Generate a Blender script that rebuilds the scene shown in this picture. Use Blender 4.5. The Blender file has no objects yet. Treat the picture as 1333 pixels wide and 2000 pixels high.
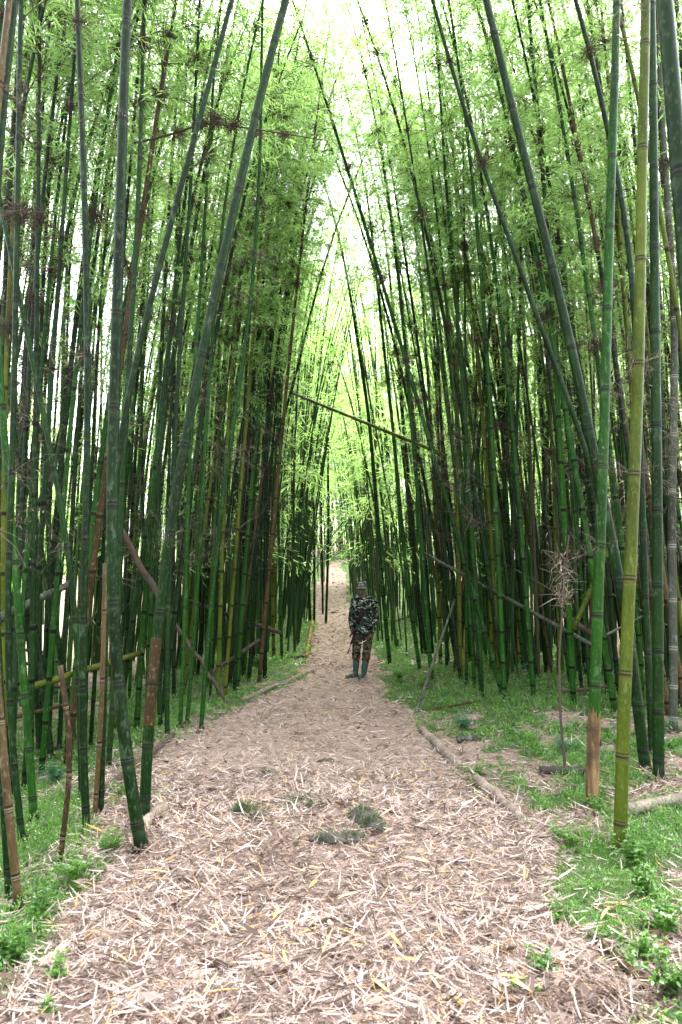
import bpy, math, random
import numpy as np
from mathutils import Vector, Matrix

# ------------------------------------------------------------------ camera, sky, sun, exposure
scene = bpy.context.scene
col = scene.collection
PITCH = math.atan(150 / 1333.33)
EYE = 1.65
cam_data = bpy.data.cameras.new('camera')
cam_data.sensor_fit = 'VERTICAL'
cam_data.sensor_height = 36.0
cam_data.lens = 24.0
cam_data.clip_end = 2000.0
cam_data.dof.use_dof = True
cam_data.dof.focus_distance = 12.5
cam_data.dof.aperture_fstop = 5.0
cam = bpy.data.objects.new('camera', cam_data)
col.objects.link(cam)
cam.location = (0, 0, EYE)
cam.rotation_euler = (math.pi / 2 + PITCH, 0, 0)
scene.camera = cam

SUN_EL, SUN_AZ = math.radians(66), math.radians(20)      # azimuth clockwise from +Y
world = bpy.data.worlds.new('World')
scene.world = world
world.use_nodes = True
wn, wl = world.node_tree.nodes, world.node_tree.links
wn.clear()
w_out = wn.new('ShaderNodeOutputWorld')
w_bg = wn.new('ShaderNodeBackground')
w_sky = wn.new('ShaderNodeTexSky')
w_sky.sky_type = 'NISHITA'
w_sky.sun_disc = False
w_sky.sun_elevation = SUN_EL
w_sky.sun_rotation = SUN_AZ
w_sky.air_density = 1.0
w_sky.dust_density = 4.0
w_sky.ozone_density = 1.0
w_hsv = wn.new('ShaderNodeHueSaturation')                 # overcast: the blue is washed out of the sky
w_hsv.inputs['Saturation'].default_value = 0.30
w_hsv.inputs['Value'].default_value = 1.0
w_bg.inputs['Strength'].default_value = 0.15
wl.new(w_sky.outputs[0], w_hsv.inputs['Color'])
wl.new(w_hsv.outputs[0], w_bg.inputs['Color'])
wl.new(w_bg.outputs[0], w_out.inputs['Surface'])

sun_data = bpy.data.lights.new('sun', 'SUN')
sun_data.energy = 1.5
sun_data.angle = math.radians(25)
sun_data.color = (1.0, 0.96, 0.9)
sun = bpy.data.objects.new('sun', sun_data)
col.objects.link(sun)
sun.rotation_euler = (math.pi / 2 - SUN_EL, 0, math.pi - SUN_AZ)
sun.location = (5, 20, 40)

scene.view_settings.view_transform = 'Standard'
scene.view_settings.look = 'None'
scene.view_settings.gamma = 1.0
scene.view_settings.use_curve_mapping = False
scene.view_settings.exposure = 3.92
scene.cycles.use_denoising = True
scene.cycles.max_bounces = 10
scene.cycles.diffuse_bounces = 6
scene.cycles.glossy_bounces = 2
scene.cycles.transmission_bounces = 6
scene.cycles.caustics_reflective = False
scene.cycles.caustics_refractive = False

rng = np.random.default_rng(11)
rnd = random.Random(5)

# ------------------------------------------------------------------ small maths
def sstep(a, b, x):
    t = np.clip((np.asarray(x, float) - a) / (b - a), 0, 1)
    return t * t * (3 - 2 * t)

_ys = np.linspace(-40, 300, 3401)
_slope = .055 * sstep(14, 19, _ys) + .085 * sstep(22, 30, _ys) - .11 * sstep(60, 90, _ys)
_rise = np.concatenate([[0], np.cumsum((_slope[1:] + _slope[:-1]) * .5 * (_ys[1] - _ys[0]))])

def rise(y):
    return np.interp(y, _ys, _rise)

def unit(v):
    v = np.asarray(v, float)
    return v / (np.linalg.norm(v, axis=-1, keepdims=True) + 1e-12)

CP, SP = math.cos(PITCH), math.sin(PITCH)

def ray(px, py):
    """direction of a point of the photograph (1333 x 2000), used to survey where things stand"""
    xc, yc = (px - 666.5) / 1333.33, (1000 - py) / 1333.33
    return np.array([xc, CP - yc * SP, SP + yc * CP])

def hit(px, py, h):
    d = ray(px, py)
    t0, t = 0.5, 0.5
    while t < 200:
        if EYE + t * d[2] < h(t * d[0], t * d[1]):
            break
        t0 = t
        t *= 1.02
    for _ in range(30):
        m = .5 * (t0 + t)
        if EYE + m * d[2] < h(m * d[0], m * d[1]):
            t = m
        else:
            t0 = m
    return t * d

# path edges, surveyed row by row
EDGE = [(2060, -110, 1275), (2000, -45, 1225), (1900, 35, 1150), (1800, 130, 1105), (1700, 222, 1060), (1650, 262, 1035),
        (1600, 265, 1000), (1550, 245, 960), (1500, 280, 915), (1450, 345, 860), (1400, 420, 800), (1370, 478, 772),
        (1350, 525, 757), (1325, 588, 748), (1300, 600, 748), (1284, 604, 742), (1250, 609, 716), (1216, 613, 692),
        (1190, 612, 685), (1167, 614, 678), (1147, 616, 677), (1128, 628, 679), (1115, 634, 670), (1108, 638, 664), (1097, 645, 671)]
_e = []
for (py, l, r) in EDGE:
    a, b = hit(l, py, lambda x, y: rise(y)), hit(r, py, lambda x, y: rise(y))
    _e.append((a[1], a[0], b[0]))
_e.sort()
_e = np.array(_e)
_e = np.vstack([[-12, _e[0, 1] - .3, _e[0, 2] + .3], _e, [_e[-1, 0] + 6, 2.2, 3.4], [_e[-1, 0] + 14, 5, 6.5]])

def edges(y):
    return np.interp(y, _e[:, 0], _e[:, 1]), np.interp(y, _e[:, 0], _e[:, 2])

def wob(x, y, s, seed):
    r = np.random.default_rng(seed)
    o = np.zeros(np.broadcast(x, y).shape)
    for k in range(7):
        a = r.uniform(0, 6.283)
        f = s * r.uniform(.6, 2.2)
        o = o + np.sin((np.cos(a) * x + np.sin(a) * y) * f + r.uniform(0, 6.28))
    return o / 3.5

def ground(x, y):
    x, y = np.asarray(x, float), np.asarray(y, float)
    l, r = edges(y)
    z = rise(y)
    z = z - .30 * sstep(0, 1.6, l - x) * sstep(16, 8, y)
    z = z + .06 * sstep(.2, 1.5, x - r) * sstep(24, 12, y)
    z = z - 1.6 * sstep(9, 22, -x)
    z = z + .17 * np.exp(-(((x - .05) / .95) ** 2 + ((y - 4.75) / .65) ** 2))
    z = z + .05 * np.exp(-(((x + .95) / .35) ** 2 + ((y - 4.5) / .3) ** 2))
    z = z + .025 * wob(x, y, 1.3, 3) + .008 * wob(x, y, 6, 4)
    return z

def gz(x, y):
    return float(ground(x, y))

def on_ground(px, py):
    return hit(px, py, gz)

def litter(x, y):
    """how much of the ground is dry leaf litter here, 0 green .. 1 litter"""
    l, r = edges(y)
    w = .18 * wob(x, y, 3.5, 21)
    inside = sstep(-.12, .15, x - l + w) * sstep(-.12, .15, r - x + w)
    n = wob(x, y, 2.0, 22) + .6 * wob(x, y, 5.5, 23)
    n2 = wob(x, y, 9.0, 24)
    right = sstep(-.50, .70, .55 * n + .9 * n2 + .4 * wob(x, y, 16, 25) - .15 + .35 * sstep(.8, 0, x - r) - .12 * sstep(3.8, 2.6, y)) * .92
    right_far = .25 * sstep(-.2, .8, n)
    near_r = np.where(y < 9.2, right, right_far)
    left = .5 * sstep(.2, 1.0, n + .4 * n2) * np.where(y < 14, 1, .35) * (1 - .6 * sstep(4.8, 4.2, y))
    left = np.maximum(left, .85 * sstep(.55, .1, l - x) * sstep(4.1, 4.6, y) * sstep(9, 7, y))
    deep = sstep(3.5, 6.5, x - r)
    near_r = near_r * (1 - deep) + .8 * deep
    deepl = sstep(2.0, 4.5, l - x)
    left = left * (1 - deepl) + .85 * deepl
    out = np.where(x > .5 * (l + r), near_r, left)
    return np.maximum(inside, out)

# ------------------------------------------------------------------ mesh helpers
def new_mesh(name, V, F, mats=(), mi=None, attrs=None, smooth=False):
    """F: list of index arrays, each (n,3) or (n,4)"""
    V = np.asarray(V, np.float32).reshape(-1, 3)
    if not isinstance(F, list):
        F = [F]
    F = [np.asarray(f, np.int32) for f in F if len(f)]
    me = bpy.data.meshes.new(name)
    me.vertices.add(len(V))
    me.vertices.foreach_set('co', V.ravel())
    loops = np.concatenate([f.ravel() for f in F])
    tot = np.concatenate([np.full(len(f), f.shape[1], np.int32) for f in F])
    start = np.concatenate([[0], np.cumsum(tot)[:-1]]).astype(np.int32)
    me.loops.add(len(loops))
    me.loops.foreach_set('vertex_index', loops)
    me.polygons.add(len(tot))
    me.polygons.foreach_set('loop_start', start)
    me.polygons.foreach_set('loop_total', tot)
    for m in mats:
        me.materials.append(m)
    if mi is not None:
        me.polygons.foreach_set('material_index', np.asarray(mi, np.int32))
    if smooth:
        me.polygons.foreach_set('use_smooth', np.ones(len(tot), bool))
    for k, a in (attrs or {}).items():
        at = me.attributes.new(k, 'FLOAT', 'POINT')
        at.data.foreach_set('value', np.asarray(a, np.float32))
    me.update()
    me.validate()
    return me

class Geo:
    """collects shapes into one mesh"""
    def __init__(self):
        self.V, self.F3, self.F4, self.M3, self.M4, self.T, self.n = [], [], [], [], [], [], 0
    def add(self, V, F, m=0, t=0.0):
        V = np.asarray(V, float).reshape(-1, 3)
        F = np.asarray(F, int)
        self.V.append(V)
        if F.shape[1] == 3:
            self.F3.append(F + self.n); self.M3.append(np.full(len(F), m))
        else:
            self.F4.append(F + self.n); self.M4.append(np.full(len(F), m))
        self.T.append(np.broadcast_to(np.asarray(t, float), (len(V),)))
        self.n += len(V)
    def tube(self, P, R, sides=6, m=0, t=0.0, cap=True, ref=None):
        V, F4, F3 = tube(P, R, sides, cap, ref)
        base = self.n
        self.add(V, F4, m, t)
        if len(F3):
            self.F3.append(np.asarray(F3) + base); self.M3.append(np.full(len(F3), m))
    def box(self, c, s, rot=None, m=0, t=0.0):
        c, s = np.array(c, float), np.array(s, float) / 2
        V = np.array([[x, y, z] for x in (-1, 1) for y in (-1, 1) for z in (-1, 1)], float) * s
        if rot is not None:
            V = V @ np.array(rot).T
        self.add(V + c, [[0, 1, 3, 2], [4, 6, 7, 5], [0, 4, 5, 1], [2, 3, 7, 6], [0, 2, 6, 4], [1, 5, 7, 3]], m, t)
    def ball(self, c, r, seg=12, rings=8, m=0, t=0.0, rot=None):
        r = np.broadcast_to(np.asarray(r, float), (3,))
        V = [[0, 0, 1]]
        for i in range(1, rings):
            a = math.pi * i / rings
            for j in range(seg):
                b = 2 * math.pi * j / seg
                V.append([math.sin(a) * math.cos(b), math.sin(a) * math.sin(b), math.cos(a)])
        V.append([0, 0, -1])
        V = np.array(V) * r
        if rot is not None:
            V = V @ np.array(rot).T
        V = V + np.array(c, float)
        F4, F3 = [], []
        for j in range(seg):
            F3.append([0, 1 + j, 1 + (j + 1) % seg])
            F3.append([len(V) - 1, 1 + (rings - 2) * seg + (j + 1) % seg, 1 + (rings - 2) * seg + j])
        for i in range(rings - 2):
            for j in range(seg):
                a, b = 1 + i * seg + j, 1 + i * seg + (j + 1) % seg
                F4.append([a, a + seg, b + seg, b])
        base = self.n
        self.add(V, F4, m, t)
        self.F3.append(np.array(F3) + base); self.M3.append(np.full(len(F3), m))
    def mesh(self, name, mats, smooth=False):
        F, M = [], []
        if self.F3:
            F.append(np.concatenate(self.F3)); M.append(np.concatenate(self.M3))
        if self.F4:
            F.append(np.concatenate(self.F4)); M.append(np.concatenate(self.M4))
        return new_mesh(name, np.concatenate(self.V), F, mats, np.concatenate(M), {'tint': np.concatenate(self.T)}, smooth)

def frames(P, ref=None):
    P = np.asarray(P, float)
    T = np.gradient(P, axis=0)
    T = unit(T)
    if ref is None:
        ref = np.array([1.0, 0, 0]) if abs(T[0][0]) < .9 else np.array([0, 1.0, 0])
    A = []
    a = np.asarray(ref, float)
    for t in T:
        a = a - t * np.dot(a, t)
        a = a / (np.linalg.norm(a) + 1e-9)
        A.append(a)
    A = np.array(A)
    return T, A, np.cross(T, A)

def tube(P, R, sides=6, cap=True, ref=None):
    P = np.asarray(P, float)
    n = len(P)
    R = np.asarray(R, float)
    if R.ndim == 0:
        R = np.full((n, 2), float(R))
    elif R.ndim == 1:
        R = np.stack([R, R], 1)
    T, A, B = frames(P, ref)
    th = np.arange(sides) * 2 * math.pi / sides
    V = P[:, None] + A[:, None] * (R[:, 0, None, None] * np.cos(th)[None, :, None]) + B[:, None] * (R[:, 1, None, None] * np.sin(th)[None, :, None])
    V = V.reshape(-1, 3)
    i = np.arange(n - 1)[:, None] * sides
    j = np.arange(sides)[None]
    k = (np.arange(sides) + 1) % sides
    F4 = np.stack([i + j, i + k[None], i + sides + k[None], i + sides + j], -1).reshape(-1, 4)
    F3 = []
    if cap:
        V = np.vstack([V, P[0], P[-1]])
        a, b = n * sides, n * sides + 1
        for q in range(sides):
            F3.append([a, (q + 1) % sides, q])
            F3.append([b, (n - 1) * sides + q, (n - 1) * sides + (q + 1) % sides])
    return V, F4, F3

def kites(P, D, W, L, w, droop=.12, six=False):
    """many leaf blades: base P, direction D, width direction W, length L, width w"""
    P, D, W = np.asarray(P), unit(D), np.asarray(W)
    W = unit(W - D * np.sum(W * D, 1, keepdims=True))
    N = np.cross(W, D)
    L, w = np.asarray(L)[:, None], np.asarray(w)[:, None]
    n = len(P)
    if not six:
        m = P + D * L * .38 + N * (L * .05)
        V = np.stack([P, m - W * w * .5, P + D * L - N * L * droop, m + W * w * .5], 1).reshape(-1, 3)
        q = np.arange(n)[:, None] * 4
        return V, (q + np.array([[0, 1, 2, 3]])), 4
    a = P + D * L * .25 + N * (L * .035)
    b = P + D * L * .62 + N * (L * .02)
    V = np.stack([P - W * w * .12, a - W * w * .48, b - W * w * .40, P + D * L - N * L * droop, b + W * w * .40, a + W * w * .48], 1).reshape(-1, 3)
    q = np.arange(n)[:, None] * 6
    F = np.concatenate([q + np.array([[0, 1, 5, 0]])[:, :4], q + np.array([[1, 2, 4, 5]]), q + np.array([[2, 3, 4, 2]])[:, :4]])
    T1 = q + np.array([[0, 1, 5]])
    T2 = q + np.array([[2, 3, 4]])
    return V, [np.concatenate([T1, T2]), q + np.array([[1, 2, 4, 5]])], 6

def link(name, data, parent=None, loc=None, rot=None, scale=None, mat=None):
    o = bpy.data.objects.new(name, data)
    col.objects.link(o)
    if parent is not None:
        o.parent = parent
    if mat is not None:
        o.matrix_basis = mat
    else:
        if loc is not None: o.location = loc
        if rot is not None: o.rotation_euler = rot
        if scale is not None: o.scale = scale if hasattr(scale, '__len__') else (scale,) * 3
    return o

def tag(o, label=None, cat=None, group=None, kind=None):
    if label: o['label'] = label
    if cat: o['category'] = cat
    if group: o['group'] = group
    if kind: o['kind'] = kind
    return o

def thing(name, label, cat, loc, group=None):
    return tag(link(name, None, loc=loc), label, cat, group)

# ------------------------------------------------------------------ materials
def mat(name):
    m = bpy.data.materials.new(name)
    m.use_nodes = True
    nt = m.node_tree
    nt.nodes.clear()
    out = nt.nodes.new('ShaderNodeOutputMaterial')
    return m, nt, out

def N(nt, typ, **kw):
    n = nt.nodes.new(typ)
    for k, v in kw.items():
        if k.startswith('i_'):
            n.inputs[k[2:].replace('_', ' ')].default_value = v
        else:
            setattr(n, k, v)
    return n

def ramp(nt, stops, interp='LINEAR'):
    r = nt.nodes.new('ShaderNodeValToRGB')
    r.color_ramp.interpolation = interp
    e = r.color_ramp.elements
    while len(e) < len(stops):
        e.new(.5)
    for x, (p, c) in zip(e, stops):
        x.position = p
        x.color = (*c, 1)
    return r

def mixc(nt, a, b, f, mode='MIX'):
    m = nt.nodes.new('ShaderNodeMix')
    m.data_type = 'RGBA'
    m.blend_type = mode
    for s, v in ((0, f), (6, a), (7, b)):
        if hasattr(v, 'node'):
            nt.links.new(v, m.inputs[s])
        elif s == 0:
            m.inputs[s].default_value = v
        else:
            m.inputs[s].default_value = (*v, 1)
    return m.outputs[2]

def math_n(nt, op, a, b=0.0):
    m = nt.nodes.new('ShaderNodeMath')
    m.operation = op
    for s, v in ((0, a), (1, b)):
        if hasattr(v, 'node'): nt.links.new(v, m.inputs[s])
        else: m.inputs[s].default_value = v
    return m.outputs[0]

def add_noise(nt, scale, detail=4, coord='Object', vec_scale=None, rough=.6):
    tc = nt.nodes.new('ShaderNodeTexCoord')
    v = tc.outputs[coord]
    if vec_scale:
        mp = nt.nodes.new('ShaderNodeMapping')
        mp.inputs['Scale'].default_value = vec_scale
        nt.links.new(v, mp.inputs[0]); v = mp.outputs[0]
    n = nt.nodes.new('ShaderNodeTexNoise')
    n.inputs['Scale'].default_value = scale
    n.inputs['Detail'].default_value = detail
    n.inputs['Roughness'].default_value = rough
    nt.links.new(v, n.inputs['Vector'])
    return n

def bump(nt, h, strength=.3, dist=.01):
    b = nt.nodes.new('ShaderNodeBump')
    b.inputs['Strength'].default_value = strength
    b.inputs['Distance'].default_value = dist
    nt.links.new(h, b.inputs['Height'])
    return b.outputs[0]

def principled(nt, out, color, rough=.5, normal=None, spec=.5):
    p = nt.nodes.new('ShaderNodeBsdfPrincipled')
    if hasattr(color, 'node'): nt.links.new(color, p.inputs['Base Color'])
    else: p.inputs['Base Color'].default_value = (*color, 1)
    if hasattr(rough, 'node'): nt.links.new(rough, p.inputs['Roughness'])
    else: p.inputs['Roughness'].default_value = rough
    p.inputs['Specular IOR Level'].default_value = spec
    if normal is not None: nt.links.new(normal, p.inputs['Normal'])
    nt.links.new(p.outputs[0], out.inputs['Surface'])
    return p

def culm_material(name, lo, hi, band, pale):
    """bamboo skin: varies from culm to culm, mottled, a dark scar and a pale bloom at every node"""
    m, nt, out = mat(name)
    oi = N(nt, 'ShaderNodeObjectInfo')
    base = ramp(nt, [(0, lo), (1, hi)])
    nt.links.new(oi.outputs['Random'], base.inputs[0])
    n1 = add_noise(nt, 5, 5, vec_scale=(1, 1, .22))
    n2 = add_noise(nt, 70, 4, vec_scale=(1, 1, .4))
    c = mixc(nt, base.outputs[0], tuple(.25 * x for x in lo), ramp_fac(nt, n1.outputs[0], .40, .72))
    n3 = add_noise(nt, 11, 6, vec_scale=(1, 1, .5), rough=.75)
    c = mixc(nt, c, pale, math_n(nt, 'MULTIPLY', ramp_fac(nt, n3.outputs[0], .57, .66), .6))
    c = mixc(nt, c, pale, math_n(nt, 'MULTIPLY', ramp_fac(nt, n2.outputs[0], .55, .70), .55))
    at = N(nt, 'ShaderNodeAttribute', attribute_name='node')
    r1 = ramp(nt, [(0, (1, 1, 1)), (.02, (1, 1, 1)), (.045, (0, 0, 0)), (1, (0, 0, 0))])
    nt.links.new(at.outputs['Fac'], r1.inputs[0])
    c = mixc(nt, c, band, r1.outputs[0])
    r2 = ramp(nt, [(0, (0, 0, 0)), (.05, (0, 0, 0)), (.07, (.20, .20, .20)), (.18, (0, 0, 0))])
    nt.links.new(at.outputs['Fac'], r2.inputs[0])
    c = mixc(nt, c, pale, r2.outputs[0])
    rr = math_n(nt, 'ADD', math_n(nt, 'MULTIPLY', n1.outputs[0], .35), .22)
    principled(nt, out, c, rr, bump(nt, n2.outputs[0], .15, .004), .07)
    return m

def ramp_fac(nt, f, a, b):
    r = ramp(nt, [(a, (0, 0, 0)), (b, (1, 1, 1))])
    nt.links.new(f, r.inputs[0])
    return r.outputs[0]

M = {}
M['culm_dark'] = culm_material('culm_dark_green', (.0030, .0115, .0018), (.0055, .022, .0028), (.003, .003, .002), (.040, .062, .034))
M['culm_green'] = culm_material('culm_green', (.0035, .022, .002), (.011, .052, .0035), (.005, .005, .003), (.055, .105, .040))
M['culm_olive'] = culm_material('culm_olive', (.040, .060, .005), (.070, .080, .008), (.012, .009, .004), (.09, .11, .03))
M['culm_brown'] = culm_material('culm_brown', (.026, .017, .007), (.062, .042, .018), (.014, .010, .005), (.13, .10, .06))
M['culm_yellow'] = culm_material('culm_yellow', (.18, .11, .027), (.25, .17, .05), (.03, .02, .01), (.30, .24, .12))
M['culm_grey'] = culm_material('culm_grey', (.022, .027, .017), (.055, .058, .043), (.016, .014, .012), (.14, .15, .12))

def leaf_material(name, lo, hi, tlo, thi, yellow=.06):
    m, nt, out = mat(name)
    at = N(nt, 'ShaderNodeAttribute', attribute_name='tint')
    oi = N(nt, 'ShaderNodeObjectInfo')
    f = math_n(nt, 'ADD', math_n(nt, 'MULTIPLY', at.outputs['Fac'], .75), math_n(nt, 'MULTIPLY', oi.outputs['Random'], .25))
    a = ramp(nt, [(0, lo), (.93, hi), (1, (.30, .22, .05))])
    b = ramp(nt, [(0, tlo), (.93, thi), (1, (.45, .30, .05))])
    nt.links.new(f, a.inputs[0]); nt.links.new(f, b.inputs[0])
    d = N(nt, 'ShaderNodeBsdfDiffuse')
    t = N(nt, 'ShaderNodeBsdfTranslucent')
    g = N(nt, 'ShaderNodeBsdfGlossy'); g.inputs['Roughness'].default_value = .35
    nt.links.new(a.outputs[0], d.inputs[0]); nt.links.new(b.outputs[0], t.inputs[0])
    mx = N(nt, 'ShaderNodeMixShader'); mx.inputs[0].default_value = .62
    nt.links.new(d.outputs[0], mx.inputs[1]); nt.links.new(t.outputs[0], mx.inputs[2])
    m2 = N(nt, 'ShaderNodeMixShader'); m2.inputs[0].default_value = .05
    nt.links.new(mx.outputs[0], m2.inputs[1]); nt.links.new(g.outputs[0], m2.inputs[2])
    nt.links.new(m2.outputs[0], out.inputs['Surface'])
    return m

M['leaf'] = leaf_material('bamboo_leaf', (.045, .13, .026), (.12, .25, .07), (.20, .43, .085), (.49, .70, .22))
M['herb'] = leaf_material('herb_leaf', (.020, .080, .010), (.14, .29, .045), (.035, .16, .018), (.24, .44, .06))
M['bluish'] = leaf_material('bluish_herb_leaf', (.03, .12, .06), (.09, .24, .14), (.04, .15, .06), (.12, .30, .14))

def tint_material(name, stops, rough=.7, spec=.3, interp='LINEAR', translucent=0.0):
    m, nt, out = mat(name)
    at = N(nt, 'ShaderNodeAttribute', attribute_name='tint')
    r = ramp(nt, stops, interp)
    nt.links.new(at.outputs['Fac'], r.inputs[0])
    p = principled(nt, out, r.outputs[0], rough, None, spec)
    if translucent:
        t = N(nt, 'ShaderNodeBsdfTranslucent')
        nt.links.new(r.outputs[0], t.inputs[0])
        mx = N(nt, 'ShaderNodeMixShader'); mx.inputs[0].default_value = translucent
        nt.links.new(p.outputs[0], mx.inputs[1]); nt.links.new(t.outputs[0], mx.inputs[2])
        nt.links.new(mx.outputs[0], out.inputs['Surface'])
    return m

LIT = [(0, (.028, .016, .011)), (.16, (.075, .045, .033)), (.36, (.15, .105, .084)), (.60, (.28, .213, .178)), (.85, (.46, .380, .335)), (.93, (.36, .235, .12)), (1, (.42, .22, .06))]
M['litter'] = tint_material('dry_leaf', LIT, .6, .35, translucent=.12)
M['dry_twig'] = tint_material('dry_twig', [(0, (.018, .013, .009)), (.5, (.05, .037, .026)), (1, (.17, .14, .105))], .8, .2)
M['dark_twig'] = tint_material('dark_twig', [(0, (.025, .018, .013)), (1, (.075, .055, .04))], .85, .2)
M['orange_leaf'] = tint_material('orange_leaf', [(0, (.55, .26, .05)), (1, (.68, .45, .16))], .5, .4, translucent=.1)

def bark_material(name, lo, hi, moss=.0, scale=9):
    m, nt, out = mat(name)
    n1 = add_noise(nt, scale, 6, vec_scale=(1, 1, 1))
    n2 = add_noise(nt, scale * 7, 4)
    r = ramp(nt, [(.3, lo), (.7, hi)])
    nt.links.new(n1.outputs[0], r.inputs[0])
    c = mixc(nt, r.outputs[0], tuple(.4 * v for v in lo), ramp_fac(nt, n2.outputs[0], .5, .75))
    if moss:
        ge = N(nt, 'ShaderNodeNewGeometry')
        sx = N(nt, 'ShaderNodeSeparateXYZ')
        nt.links.new(ge.outputs['Normal'], sx.inputs[0])
        f = math_n(nt, 'MULTIPLY', ramp_fac(nt, math_n(nt, 'ADD', math_n(nt, 'MULTIPLY', sx.outputs[2], .5), math_n(nt, 'MULTIPLY', n1.outputs[0], 2.2)), 1.15, 1.5), moss)
        c = mixc(nt, c, mixc(nt, (.012, .024, .005), (.045, .070, .012), n2.outputs[0]), f)
    principled(nt, out, c, .85, bump(nt, n2.outputs[0], .6, .01), .2)
    return m

M['log'] = bark_material('rotten_log', (.08, .06, .045), (.22, .175, .14))
M['log_dark'] = bark_material('charred_log', (.012, .010, .009), (.035, .030, .026))
M['log_brown'] = bark_material('brown_log', (.025, .017, .011), (.070, .050, .034))
M['stone'] = bark_material('mossy_stone', (.020, .018, .014), (.075, .068, .056), .95, 14)

def ground_material(name, path=False):
    m, nt, out = mat(name)
    n1 = add_noise(nt, 18, 8, 'Object', rough=.75)
    n2 = add_noise(nt, 95, 5, 'Object', rough=.7)
    n3 = add_noise(nt, 2.2, 4, 'Object')
    n4 = add_noise(nt, 160, 3, 'Object', vec_scale=(1, .35, 1))
    f = math_n(nt, 'ADD', math_n(nt, 'MULTIPLY', n2.outputs[0], .6), math_n(nt, 'MULTIPLY', n4.outputs[0], .4))
    dry = ramp(nt, [(.34, (.03, .019, .014)), (.45, (.10, .067, .050)), (.54, (.24, .178, .142)), (.66, (.38, .305, .258)), (.74, (.30, .20, .10))])
    nt.links.new(f, dry.inputs[0])
    c = mixc(nt, dry.outputs[0], (.20, .14, .11), math_n(nt, 'MULTIPLY', ramp_fac(nt, n1.outputs[0], .52, .70), .6))
    if not path:
        grn = ramp(nt, [(.35, (.012, .018, .006)), (.55, (.040, .075, .014)), (.7, (.10, .16, .04))])
        nt.links.new(f, grn.inputs[0])
        at = N(nt, 'ShaderNodeAttribute', attribute_name='litter')
        ff = ramp_fac(nt, math_n(nt, 'ADD', at.outputs['Fac'], math_n(nt, 'MULTIPLY', math_n(nt, 'SUBTRACT', n1.outputs[0], .5), .7)), .38, .62)
        c = mixc(nt, grn.outputs[0], c, ff)
    principled(nt, out, c, .85, bump(nt, f, .8, .02), .2)
    return m

M['ground'] = ground_material('forest_floor')
M['path'] = ground_material('litter_path', True)

# ------------------------------------------------------------------ ground and path
def axis(*segs):
    a = []
    for (lo, hi, st) in segs:
        a.append(np.arange(lo, hi, st))
    return np.concatenate(a)

gx = axis((-90, -30, 6), (-30, -12, 1.5), (-12, -5, .45), (-5, 5, .11), (5, 12, .45), (12, 30, 1.5), (30, 96, 6))
gy = axis((-14, 0, 1.0), (0, 2, .3), (2, 9, .10), (9, 18, .22), (18, 50, .6), (50, 100, 2.5), (100, 190, 10))
GX, GY = np.meshgrid(gx, gy)
GZ = ground(GX, GY)
_l, _r = edges(GY)
GZ = GZ - .05 * sstep(-.02, .12, GX - _l) * sstep(-.02, .12, _r - GX)      # bed of the path
nx, ny = len(gx), len(gy)
ii = np.arange(ny - 1)[:, None] * nx + np.arange(nx - 1)[None]
GF = np.stack([ii, ii + 1, ii + nx + 1, ii + nx], -1).reshape(-1, 4)
me = new_mesh('ground', np.stack([GX, GY, GZ], -1), GF, [M['ground']], None, {'litter': litter(GX, GY).ravel()}, True)
tag(link('ground', me), 'forest floor of green herbs and dry leaf litter', kind='structure')

py_ = axis((-13, 2, .5), (2, 9, .08), (9, 20, .2), (20, 58, .5))
pu = np.linspace(0, 1, 36)
PU, PY = np.meshgrid(pu, py_)
l, r = edges(PY)
wobble = .10 * wob(PY * 2.2, PY * 0, 1.4, 31) * (1 - PU) + .10 * wob(PY * 2.2, PY * 0, 1.4, 32) * PU
PX = l + (r - l) * PU + wobble
PZ = ground(PX, PY) + .012 - .075 * (1 - sstep(0, .05, np.minimum(PU, 1 - PU)))
nx, ny = len(pu), len(py_)
ii = np.arange(ny - 1)[:, None] * nx + np.arange(nx - 1)[None]
GF = np.stack([ii, ii + 1, ii + nx + 1, ii + nx], -1).reshape(-1, 4)
me = new_mesh('path', np.stack([PX, PY, PZ], -1), GF, [M['path']], None, None, True)
tag(link('path', me), 'pale path of dry bamboo leaves winding into the forest', kind='structure')

# ------------------------------------------------------------------ dry leaf litter (nobody could count it)
def scatter(n, y0, y1, power, xl, xr, dens):
    y = y0 + (y1 - y0) * rng.random(n) ** power
    x = xl(y) + (xr(y) - xl(y)) * rng.random(n)
    keep = rng.random(n) < dens(x, y)
    return x[keep], y[keep]

def view_l(y): return -.53 * y - 1.0
def view_r(y): return .53 * y + 1.3

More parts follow.
